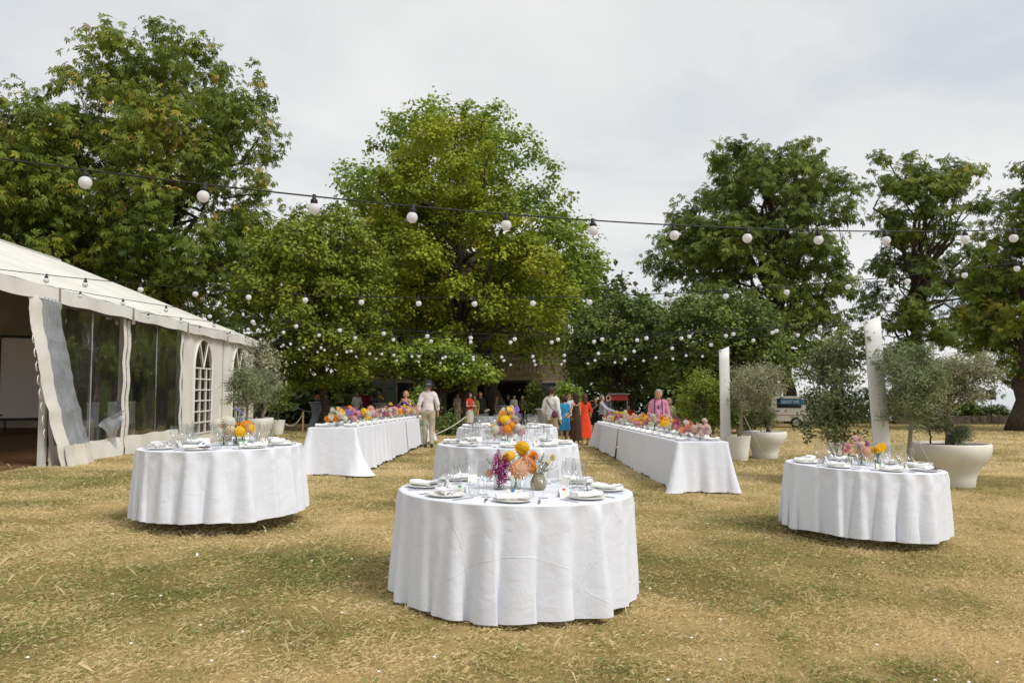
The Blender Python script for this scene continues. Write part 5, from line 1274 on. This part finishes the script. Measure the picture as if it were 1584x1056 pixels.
def rope(label, a, b, sag):
    f = np.linspace(0, 1, 18)[:, None]; p = a + (b - a) * f; p[:, 2] -= sag * 4 * f[:, 0] * (1 - f[:, 0])
    single('barrier_rope', MB().tube(p - a, .022, 6), ROPE, label, 'rope', a, 0, 'barrier ropes')
a = rope_post('wooden rope post left of the left long table', 470, 28.0, .78); q = at(441, 655, 28.2)
rope('slack rope from the wooden post to the small tapering pot', a, q, .22)
rope('rope running back into the shade from the leftmost tall table', at(462, 631, 35), at(482, 637, 35.5), .03)
a2 = rope_post('wooden rope post by the woman in the red top', 722, 29.0, .80)
rope('taut rope rising right from behind the man in the hat', at(672, 672, 26.5), a2, .06)
rope('rope behind the woman in the orange red dress', at(898, 676, 28.5), at(924, 666, 27.8), .02)

x, y, z = on_ground(312, 7.0)
sc_ = MB().add([(-.010, 0, .006), (.006, -.004, .01), (.011, .006, .028), (-.002, .007, .038), (-.012, .005, .023)], [(0, 1, 2, 3, 4)]).add([(-.01, .001, .005), (.01, .015, .004), (.006, -.003, .01)], [(0, 1, 2)])
single('paper_scrap', sc_, CARD, 'crumpled white paper scrap lying on the lawn in front of the left round table', 'paper', (x, y, z + .01), .4, smooth=False)

# ================================================================== PEOPLE
def surface_nets(F, org, h):
    s = F < 0; nx, ny, nz = F.shape
    I = np.zeros((nx - 1, ny - 1, nz - 1, 3), np.float32); cnt = np.zeros((nx - 1, ny - 1, nz - 1), np.float32)
    sl = lambda d, n: slice(d, n - 1 + d)
    for ax in range(3):
        o = [(a, b) for a in (0, 1) for b in (0, 1)]
        for a, b in o:
            c0 = [0, 0, 0]; c1 = [0, 0, 0]; others = [k for k in range(3) if k != ax]
            c0[others[0]] = c1[others[0]] = a; c0[others[1]] = c1[others[1]] = b; c1[ax] = 1
            f0 = F[sl(c0[0], nx), sl(c0[1], ny), sl(c0[2], nz)]; f1 = F[sl(c1[0], nx), sl(c1[1], ny), sl(c1[2], nz)]
            m = (f0 < 0) != (f1 < 0); t = np.where(m, f0 / np.where(m, f0 - f1, 1), 0)
            for k in range(3): I[..., k] += m * (t if k == ax else c0[k])
            cnt += m
    act = cnt > 0; idx = -np.ones(act.shape, int); idx[act] = np.arange(act.sum())
    g = np.argwhere(act); V = (g + I[act] / cnt[act][:, None]) * h + org
    Q = []
    for ax in range(3):
        u, v = [k for k in range(3) if k != ax]
        a = [slice(None)] * 3; b = [slice(None)] * 3; a[ax] = slice(0, F.shape[ax] - 1); b[ax] = slice(1, F.shape[ax])
        for k in (u, v): a[k] = b[k] = slice(1, F.shape[k] - 1)
        ch = s[tuple(a)] != s[tuple(b)]; inn = s[tuple(a)]
        P = np.argwhere(ch); sg = inn[ch]
        off = np.zeros(3, int); off[u] = 1; off[v] = 1; P = P + off
        du = np.zeros(3, int); du[u] = 1; dv = np.zeros(3, int); dv[v] = 1
        q = [idx[tuple((P - du - dv).T)], idx[tuple((P - dv).T)], idx[tuple(P.T)], idx[tuple((P - du).T)]]
        q = np.stack(q, 1); flip = sg if ax != 1 else ~sg
        q = np.where(flip[:, None], q, q[:, ::-1]); Q.append(q)
    return V, np.concatenate(Q)
def sd_cone(P, a, b, ra, rb, fl=1.0):
    a = np.asarray(a, np.float32); b = np.asarray(b, np.float32); A = P - a; ab = b - a
    t = np.clip((A @ ab) / (ab @ ab + 1e-9), 0, 1); D = A - t[..., None] * ab
    if fl != 1: D = D * np.array([1, 1 / fl, 1], np.float32)
    return (np.sqrt((D * D).sum(-1)) - (ra + (rb - ra) * t)) * (min(fl, 1) if fl != 1 else 1)
def smin(a, b, k):
    h = np.clip(.5 + .5 * (b - a) / k, 0, 1); return b + (a - b) * h - k * h * (1 - h)
def field(prims, infl, k, lo, hi, h):
    ax = [np.arange(lo[i], hi[i] + h, h, dtype=np.float32) for i in range(3)]
    P = np.stack(np.meshgrid(*ax, indexing='ij'), -1); d = None
    for pr in prims:
        e = sd_cone(P, *pr) - infl; d = e if d is None else smin(d, e, k)
    return P, d
SKIN = mat('skin', (.52, .29, .19), .55, .35); SKIN_D = mat('tanned_skin', (.36, .19, .12), .55, .35)
EYEM = mat('eye_dark', (.03, .02, .02), .3); LIPM = mat('lip', (.35, .12, .10), .5)
CL = {}
def fabric(n, c, c2=None): return mat('fabric_' + n, c, .8, .15, noise=(18, .2, c2) if c2 else (5, .10), bump=(7, .35, .03), sheen=.1)
def person(label, px, Y, H, rz, top=None, bottom=None, dress=None, hair=('short', (.05, .03, .02)), shoes=(.02, .02, .02), J=None, h=.022, skin=None, extra=None, sleeve='long', hem=None, group='wedding guests', z=None):
    """one guest: continuous body plus clothing meshes as parts; local -Y is the way the person faces"""
    b = list(on_ground(px, Y)); sc = H / 1.75
    if z is not None: b[2] = z
    t = thing('person', label, 'person', b, rz, group)
    j = dict(pel=(0, .01, .96), wst=(0, 0, 1.08), chs=(0, .0, 1.30), nck=(0, .015, 1.46), hd=(0, -.01, 1.625),
             shL=(.168, .01, 1.395), shR=(-.168, .01, 1.395), elL=(.225, .04, 1.13), elR=(-.225, .04, 1.13), wrL=(.235, -.04, .89), wrR=(-.235, -.04, .89),
             hiL=(.09, .01, .93), hiR=(-.09, .01, .93), knL=(.10, -.01, .50), knR=(-.10, -.01, .50), anL=(.10, .03, .09), anR=(-.10, .03, .09), toL=(.115, -.13, .035), toR=(-.115, -.13, .035))
    fem = dress is not None or (bottom and bottom[0] == 'skirt'); ws = .86 if fem else 1.0
    for k in ('shL', 'shR', 'elL', 'elR', 'wrL', 'wrR'): q = j[k]; j[k] = (q[0] * ws, q[1], q[2])
    if J: j.update(J)
    j = {k: np.array(v) * sc for k, v in j.items()}
    R_ = lambda *v: tuple(x * sc for x in v)
    torso = [(j['chs'], j['wst'], .135 * sc * ws, .115 * sc * ws, .72), (j['wst'], j['pel'], .118 * sc * ws, .145 * sc, .78), (j['shL'] * [.62, 1, 1.008] , j['shR'] * [.62, 1, 1.008], .074 * sc * ws, .074 * sc * ws, .8)]
    belly = [] if fem else [(j['wst'] + np.array([0, -.03, .06]) * sc, j['pel'] + np.array([0, -.02, .05]) * sc, .12 * sc, .13 * sc, .85)]
    armU = [(j['sh' + s], j['el' + s], .050 * sc * ws, .040 * sc * ws) for s in 'LR']; armF = [(j['el' + s], j['wr' + s], .041 * sc * ws, .027 * sc) for s in 'LR']
    thigh = [(j['hi' + s], j['kn' + s], .085 * sc, .056 * sc) for s in 'LR']; calf = [(j['kn' + s], j['an' + s], .056 * sc, .036 * sc) for s in 'LR']
    foot = [(j['an' + s] + np.array([0, .02, -.045]) * sc, j['to' + s], .038 * sc, .034 * sc) for s in 'LR']
    hd = j['hd']; nk = [(j['nck'] - np.array([0, 0, .03]) * sc, hd - np.array([0, -.01, .08]) * sc, .056 * sc, .050 * sc)]
    head = [(hd + np.array([0, .015, .03]) * sc, hd + np.array([0, .005, -.01]) * sc, .084 * sc, .080 * sc, 1.12), (hd + np.array([0, -.035, -.05]) * sc, hd + np.array([0, -.045, -.085]) * sc, .050 * sc, .036 * sc)]
    nose = [(hd + np.array([0, -.092, .0]) * sc, hd + np.array([0, -.112, -.032]) * sc, .010 * sc, .016 * sc)]
    ears = [(hd + np.array([s * .082, .012, .012]) * sc, hd + np.array([s * .082, .010, -.03]) * sc, .016 * sc, .012 * sc) for s in (-1, 1)]
    palm = []; fing = MB()
    for s in 'LR':
        w = j['wr' + s]; d = nrm(w - j['el' + s]); palm.append((w, w + d * .075 * sc, .030 * sc, .034 * sc))
        side = nrm(np.cross(d, [1, .2, 0]) + 1e-6); bend = nrm(np.array([0, -1, 0]) - d * (-d[1]) + 1e-6)
        for k in range(4):
            o = w + d * .075 * sc + side * (k - 1.5) * .017 * sc; L = (.072, .082, .077, .06)[k] * sc
            fing.tube([o - d * .02 * sc, o + d * L * .5 + bend * .008 * sc, o + d * L * .85 + bend * .026 * sc, o + d * L * .95 + bend * .045 * sc], np.array([.0095, .009, .008, .0065]) * sc, 6)
        o = w + d * .03 * sc - side * .03 * sc; fing.tube([o, o + d * .035 * sc - side * .018 * sc, o + d * .06 * sc - side * .018 * sc + bend * .012 * sc], np.array([.011, .010, .008]) * sc, 6)
    allp = torso + belly + armU + armF + thigh + calf + foot + nk + head + nose + ears + palm
    pts = np.array([p[0] for p in allp] + [p[1] for p in allp]); lo, hi = pts.min(0) - .2 * sc, pts.max(0) + .2 * sc; lo[2] = -.02
    _, F = field(allp, -.004, .022 * sc, lo, hi, h); V, Q = surface_nets(F, lo, h)
    V[:, 2] = np.maximum(V[:, 2], .003)
    mb = MB().add(V, Q.tolist()); mb.v += fing.v; mb.f += [tuple(i + mb.n for i in f) for f in fing.f]; mb.m += fing.m; mb.n += fing.n
    body = part('body', mb, skin or SKIN, t)
    def garment(name, prims, infl, m, clip=None, wr=.006, k=.03):
        p_ = np.array([q[0] for q in prims] + [q[1] for q in prims]); l2, h2 = p_.min(0) - .22 * sc, p_.max(0) + .22 * sc
        P, d = field(prims, infl * sc, k * sc, l2, h2, h)
        d = d + wr * np.sin(P[..., 2] * 23 + 5 * P[..., 0] + 3 * np.sin(P[..., 1] * 17)) * np.sin(P[..., 0] * 19 + 1)
        if clip is not None: d = np.maximum(d, clip(P))
        if (d < 0).any():
            v, q = surface_nets(d, l2, h); return part(name, MB().add(v, q.tolist()), m, t)
    if top:
        c, hz = top[1], (hem or .90) * sc
        pr = torso + belly + armU + ([] if sleeve == 'short' else [(a, a + (w - a) * (.55 if sleeve == 'rolled' else .95), ra, ra + (rb - ra) * .6) for a, w, ra, rb in armF])
        if sleeve == 'none': pr = torso + belly
        if top[0] == 'open': pass
        nt = j['nck'][2] + .012 * sc
        zs = min(j['elL'][2], j['elR'][2], j['wrL'][2], j['wrR'][2])
        def clp(P):
            arm = np.abs(P[..., 0]) > .185 * sc
            lowcut = np.where(arm, -1, hz - P[..., 2]); neckcut = np.where(np.abs(P[..., 0]) < .09 * sc, P[..., 2] - nt, -1)
            return np.maximum(lowcut, neckcut)
        garment('shirt', pr, .017, c, clp, .008, .018)
        if top[0] == 'collar': part('collar', MB().tube([j['nck'] + np.array([.062 * math.cos(a), .058 * math.sin(a) + .01, .012 + .012 * math.sin(a)]) * sc for a in np.linspace(0, 2 * PI, 15)], .014 * sc, 5), c, t)
    if bottom and bottom[0] == 'trousers':
        lowz = bottom[2] * sc if len(bottom) > 2 else .075 * sc
        garment('trousers', [(j['wst'] * [1, 1, .97], j['pel'], .105 * sc, .135 * sc, .82)] + thigh + calf, .020, bottom[1], lambda P: np.maximum(lowz - P[..., 2], P[..., 2] - 1.03 * sc), .007)
        part('belt', MB().tube([np.array([.142 * math.cos(a), .01 + .115 * math.sin(a), .985]) * sc * [1, 1, 1] + (j['pel'] - np.array([0, .01, .96]) * sc) for a in np.linspace(0, 2 * PI, 19)], .016 * sc, 5), mat('belt_dark', (.04, .025, .03), .6), t)
    def skirt(z0, z1, r0, r1, m, nf=9, amp=.02):
        a = np.linspace(0, 2 * PI, 48, endpoint=False); rows = []
        for f in np.linspace(0, 1, 12):
            rr = r0 + (.170 - r0) * min(1, f * 5) ** .8 + (r1 - .170) * max(0, f - .2) / .8 + amp * f * np.sin(nf * a + 1.5 * np.sin(2 * a)); rr = np.maximum(rr, .05)
            rows.append(np.stack([rr * np.cos(a) + j['pel'][0], rr * .80 * np.sin(a) + .01, np.full(48, z0 + (z1 - z0) * f)], 1) * [1, 1, 1])
        part('skirt', MB().grid(np.stack(rows) * np.array([sc, sc, sc]), wrap=True, flip=True), m, t)
    if bottom and bottom[0] == 'skirt': skirt(1.06, bottom[2], .125, bottom[3], bottom[1])
    if dress:
        c, hemz, r1, style = dress
        tz = (1.34 if style == 'strap' else 1.48) * sc
        garment('bodice', torso + (armU if style == 'sleeve' else []), .014, c, lambda P: np.maximum(1.02 * sc - P[..., 2], np.where(np.abs(P[..., 0]) < .10 * sc if style != 'strap' else P[..., 0] < 9, P[..., 2] - tz, -1)), .004)
        skirt(1.09, hemz, .126, r1, c, 7, .018)
        if style == 'strap':
            for s in (-1, 1): part('strap', MB().tube([np.array([s * .07, -.10, 1.33]) * sc, np.array([s * .085, .0, 1.455]) * sc, np.array([s * .05, .10, 1.30]) * sc], .007 * sc, 4), c, t)
    for s in 'LR':
        f = [(j['an' + s] + np.array([0, .03, -.05]) * sc, j['to' + s], .042 * sc, .037 * sc)]; d0 = (j['an' + s][2] - .09 * sc)
        if shoes: garment('shoe', f, .004, mat('shoe_%d' % int(sum(shoes) * 999), shoes, .5), lambda P: np.maximum(-P[..., 2] + .002, P[..., 2] - d0 - .085 * sc), 0)
    kind, hc = hair[0], hair[1]; hm = mat('hair_%d' % int(sum(hc) * 9999), hc, .6, .3, noise=(60, .4), bump=(90, .6, .006))
    hp = [(hd + np.array([0, .022, .036]) * sc, hd + np.array([0, .03, .0]) * sc, .088 * sc, .085 * sc, 1.1)]
    if kind == 'long': hp += [(hd + np.array([0, .06, .0]) * sc, hd + np.array([0, .085, -.20]) * sc, .072 * sc, .045 * sc, .7), (hd + np.array([.05, .02, -.02]) * sc, hd + np.array([.06, .05, -.17]) * sc, .045 * sc, .035 * sc), (hd + np.array([-.05, .02, -.02]) * sc, hd + np.array([-.06, .05, -.17]) * sc, .045 * sc, .035 * sc)]
    if kind == 'bob': hp += [(hd + np.array([s * .05, .03, .0]) * sc, hd + np.array([s * .06, .03, -.07]) * sc, .055 * sc, .045 * sc) for s in (-1, 1)]
    if kind != 'none':
        garment('hair', hp, .006, hm, lambda P: np.minimum(np.maximum(-(P[..., 1] - (hd[1] - .045 * sc)), P[..., 2] - 9), -(P[..., 2] - (hd[2] + .055 * sc))) if kind != 'short' else np.maximum(np.minimum(-(P[..., 1] - (hd[1] - .02 * sc)), -(P[..., 2] - (hd[2] + .058 * sc))), (hd[2] - .055 * sc) - P[..., 2]), .004)
    for s in (-1, 1):
        part('eye', MB().ball(hd + np.array([s * .032, -.083, .012]) * sc, np.array([.013, .008, .008]) * sc, 6, 4), EYEM, t)
        part('eyebrow', MB().tube([hd + np.array([s * .018, -.089, .032]) * sc, hd + np.array([s * .048, -.078, .034]) * sc], .005 * sc, 4), hm, t)
    part('mouth', MB().ball(hd + np.array([0, -.090, -.058]) * sc, np.array([.022, .006, .007]) * sc, 8, 4), LIPM, t)
    if extra: extra(t, j, sc)
    return t
WHITE_SHIRT = fabric('white', (.74, .72, .71)); PINKISH = fabric('palepink', (.70, .62, .63)); BEIGE = fabric('beige', (.44, .39, .29)); KHAKI = fabric('khaki', (.36, .29, .19))
NAVY = fabric('navy', (.02, .025, .05)); BLACKF = fabric('black', (.012, .012, .014)); PINK = fabric('pink', (.62, .25, .38)); GREYF = fabric('grey', (.32, .33, .37))
def hat(t, j, sc):
    hd = j['hd']; c = np.array([hd[0], hd[1] + .015, hd[2] + .045]); HM = mat('hat_felt', (.022, .03, .048), .9)
    h_ = part('hat_brim', MB().lathe([(.085, .0), (.14, -.022), (.185, -.020), (.188, -.010), (.14, -.004), (.085, .016)], 24, c=c), HM, t)
    part('hat_crown', MB().lathe([(.098, .0), (.098, .05), (.090, .11), (.075, .125), (.05, .112), (.001, .108)], 20, c=c), HM, h_); part('hat_band', MB().lathe([(.1, .004), (.1005, .035)], 20, c=c, cap0=False), mat('hat_band', (.02, .025, .04), .7), h_)
# man in hat walking away
person('man in dark hat, pale shirt and beige trousers walking away', 663, 22.0, 1.80, PI + .12, ('collar', PINKISH), ('trousers', BEIGE), hair=('short', (.22, .20, .18)), shoes=(.03, .03, .035), sleeve='rolled', hem=.965, h=.017, extra=hat,
       J=dict(elR=(-.245, .05, 1.14), wrR=(-.25, -.02, .91), elL=(.245, .05, 1.14), wrL=(.265, .02, .90), knL=(.09, -.05, .50), anL=(.075, -.08, .09), toL=(.085, -.24, .04), knR=(-.10, -.02, .51), anR=(-.09, .13, .13), toR=(-.10, .01, .045), chs=(0, -.01, 1.30)))
p = at(652, 655, 21.95); bt = MB().lathe([(.01, 0), (.034, .012), (.036, .06), (.018, .10), (.012, .13), (.012, .16)], 10, cap1=True)
single('glass_bottle', bt, mat('teal_glass', (.05, .25, .20), .2, .5), 'small teal bottle held in the left hand of the man in the hat', 'bottle', p - np.array([0, 0, .06]), smooth=True)
# blonde woman in blue
person('blonde woman in royal blue dress raising a glass behind the left long table', 628, 27.0, 1.60, -.25, dress=(fabric('royal', (.02, .05, .35)), .55, .22, 'strap'), hair=('bob', (.50, .32, .12)), skin=SKIN, J=dict(elL=(.25, -.10, 1.20), wrL=(.06, -.24, 1.38), elR=(-.25, -.10, 1.20), wrR=(-.06, -.24, 1.38)))
# man in white shirt with shoulder bag
def bag(t, j, sc):
    part('bag_strap', MB().tube([np.array(q) * sc for q in ((.13, .02, 1.475), (.06, .135, 1.36), (-.08, .155, 1.18), (-.17, .13, 1.07))], .012 * sc, 5), mat('strap_black', (.015, .012, .02), .7), t)
    part('shoulder_bag', MB().ball(np.array([-.17, .15, 1.02]) * sc, np.array([.085, .05, .095]) * sc, 12, 8), mat('bag_cloth', (.05, .035, .10), .8, noise=(20, .4, (.25, .03, .04))), t)
person('man in white shirt with dark shoulder bag, back to the camera', 853, 21.5, 1.76, PI - .55, ('collar', WHITE_SHIRT), ('trousers', KHAKI), hair=('short', (.05, .028, .018)), hem=.86, h=.017, extra=bag, sleeve='long', J=dict(wrL=(.22, -.12, .93)))
def tote(t, j, sc): part('handbag', MB().box(np.array([.20, -.02, .80]) * sc, (.05, .14, .20)), mat('bag_black', (.012, .012, .014), .5), t, False)
person('woman in short bright blue dress talking in the group', 873, 26.8, 1.60, PI + .3, dress=(fabric('blue', (.02, .20, .42), (.03, .28, .50)), .50, .20, 'sleeve'), hair=('bob', (.05, .025, .015)), shoes=(.02, .02, .02), extra=tote)
def shades(t, j, sc):
    hd = j['hd']
    part('sunglasses', MB().ball(hd + np.array([.036, -.088, .012]) * sc, np.array([.027, .010, .020]) * sc, 8, 4).ball(hd + np.array([-.036, -.088, .012]) * sc, np.array([.027, .010, .020]) * sc, 8, 4).tube([hd + np.array([-.085, 0, .018]) * sc, hd + np.array([-.06, -.08, .018]) * sc, hd + np.array([.06, -.08, .018]) * sc, hd + np.array([.085, 0, .018]) * sc], .004, 4), BLACKF, t)
person('man in sunglasses and pale blue shirt behind the woman in blue', 880, 28.6, 1.72, .35, ('collar', fabric('paleblue', (.45, .50, .58))), ('trousers', NAVY), hair=('short', (.10, .05, .03)), extra=shades)
person('woman in long brown backless dress with dark hair', 890, 23.4, 1.67, PI + .75, dress=(fabric('brown', (.055, .028, .016)), .28, .20, 'strap'), hair=('long', (.05, .022, .012)), shoes=(.25, .14, .08), h=.017, J=dict(elL=(.22, .0, 1.13), wrL=(.16, -.22, 1.02), elR=(-.22, -.02, 1.13), wrR=(-.13, -.22, 1.03), hd=(.01, -.01, 1.625)))
single('clutch_bag', MB().box((0, 0, .05), (.16, .04, .12)), mat('clutch_cream', (.55, .52, .44), .6), 'small cream clutch held between the blue and brown dressed women', 'bag', at(879.5, 645, 24.2), smooth=False)
def straw(t, j, sc): part('straw_bag', MB().ball(np.array([-.20, -.05, 1.03]) * sc, np.array([.06, .12, .13]) * sc, 12, 8), mat('straw', (.42, .20, .06), .9, noise=(40, .4)), t)
person('woman in orange red midi dress with round straw bag', 904, 26.3, 1.68, PI + .25, dress=(fabric('vermilion', (.72, .06, .02)), .26, .27, 'sleeve'), hair=('long', (.10, .04, .02)), shoes=(.4, .2, .14), extra=straw, h=.018, J=dict(elR=(-.24, .0, 1.14), wrR=(-.20, -.14, 1.08)))
person('dark haired woman in black drinking by the right tall table', 921, 31.5, 1.62, .1, dress=(BLACKF, .6, .2, 'sleeve'), hair=('long', (.03, .018, .012)), J=dict(elR=(-.22, -.08, 1.16), wrR=(-.05, -.22, 1.36)), h=.024)
person('man in grey shirt leaning on the right tall table', 931, 29.6, 1.70, 1.35, ('collar', GREYF), ('trousers', BLACKF), hair=('short', (.20, .18, .15)), J=dict(elR=(-.24, -.2, 1.2), wrR=(-.16, -.42, 1.13), elL=(.24, -.2, 1.2), wrL=(.16, -.42, 1.13)), h=.022)
person('man in dark blue shirt standing behind the drinks cart', 938.5, 32.4, 1.70, PI, ('collar', fabric('slate', (.10, .12, .16))), ('trousers', BLACKF), hair=('short', (.03, .02, .015)), h=.029)
def braces(t, j, sc):
    for s in (-1, 1): part('brace', MB().tube([np.array(q) * sc for q in ((s * .10, -.152, .99), (s * .098, -.155, 1.12), (s * .095, -.142, 1.27), (s * .09, -.095, 1.42), (s * .085, .0, 1.495), (s * .06, .11, 1.38), (s * .03, .13, 1.1))], .013 * sc, 5), mat('brace_navy', (.02, .02, .06), .7), t)
    part('hanging_glasses', MB().ball(np.array([.0, -.155, 1.30]) * sc, np.array([.018, .01, .055]) * sc, 6, 5), BLACKF, t)
person('grey haired man in pink shirt and dark braces behind the right long table', 1018, 19.8, 1.74, -.22, ('collar', PINK), ('trousers', NAVY), hair=('short', (.42, .40, .37)), skin=mat('ruddy_skin', (.50, .24, .16), .55), extra=braces, h=.017, J=dict(hd=(.005, -.035, 1.62)))
person('grey haired person in patterned yellow blouse behind the pink shirted man', 1034, 23.2, 1.58, .3, ('collar', fabric('patterned', (.55, .50, .22), (.20, .26, .14))), ('trousers', BEIGE), hair=('bob', (.36, .30, .22)), sleeve='short', h=.02)
person('small figure in bright red shirt right of the drinks cart', 972, 34.0, 1.35, .2, ('t', fabric('red', (.50, .03, .02))), ('trousers', NAVY), hair=('short', (.06, .03, .02)), sleeve='short', h=.029)
person('man in pale pink shirt at the left of the porch group', 708, 37.5, 1.68, .9, ('collar', fabric('dustypink', (.50, .38, .35))), ('trousers', fabric('pale trousers', (.36, .33, .29))), hair=('short', (.03, .02, .015)), sleeve='short', h=.029)
person('man in light grey shirt with his back turned in the porch group', 718, 38.3, 1.78, PI - .2, ('collar', fabric('lightgrey', (.42, .43, .46))), ('trousers', BLACKF), hair=('short', (.05, .03, .02)), h=.029)
person('woman in red top and white skirt with folded arms', 727, 33.0, 1.66, .75, ('t', fabric('scarlet', (.55, .03, .025))), ('skirt', fabric('offwhite', (.52, .49, .40)), .45, .24), hair=('long', (.05, .025, .015)), sleeve='none', h=.022, J=dict(elL=(.22, -.05, 1.16), wrL=(-.05, -.19, 1.20), elR=(-.22, -.05, 1.16), wrR=(.06, -.20, 1.16)))
person('woman in olive dress behind the woman in the red top', 735, 34.5, 1.60, -.5, dress=(fabric('olive', (.22, .19, .05)), .5, .21, 'sleeve'), hair=('long', (.06, .035, .02)), h=.029)
person('man in black suit right of the red top woman', 743, 35.5, 1.74, .2, ('collar', BLACKF), ('trousers', BLACKF), hair=('short', (.16, .09, .05)), h=.029)
person('woman in dark dress standing in the porch near the middle column', 768, 43.0, 1.60, 1.2, dress=(fabric('taupe', (.16, .12, .10)), .5, .21, 'sleeve'), hair=('bob', (.22, .13, .07)), h=.034)
person('person in dark jacket standing in the porch left of the pale shirt', 786, 44.0, 1.72, -1.2, ('collar', NAVY), ('trousers', BLACKF), hair=('short', (.04, .03, .02)), h=.034)
person('person in pale shirt standing in the dark porch', 795, 43.0, 1.70, .6, ('collar', fabric('dim', (.36, .34, .29))), ('trousers', BLACKF), hair=('short', (.05, .03, .02)), h=.034)
person('rightmost person in the dark porch, brown jacket', 808, 42.5, 1.70, -.7, ('collar', fabric('brownj', (.14, .09, .06))), ('trousers', BLACKF), hair=('short', (.04, .02, .015)), h=.034)
person('man in maroon shirt in the shade behind the left long table', 566, 39.0, 1.72, PI, ('collar', fabric('maroon', (.16, .01, .02))), ('trousers', BLACKF), hair=('short', (.03, .02, .02)), h=.029)
person('woman in white top beside the man in maroon', 553, 38.0, 1.60, .4, ('t', WHITE_SHIRT), ('trousers', NAVY), hair=('bob', (.30, .18, .08)), sleeve='short', h=.029)

bad = {k: [o.name for o in v] for k, v in LABELS.items() if len(v) > 1}
if bad: print('SHARED LABELS', len(bad), list(bad.items())[:5])
long_ = [k for k in LABELS if not 4 <= len(k.split()) <= 16]
if long_: print('LABEL LENGTH', len(long_), long_[:6])
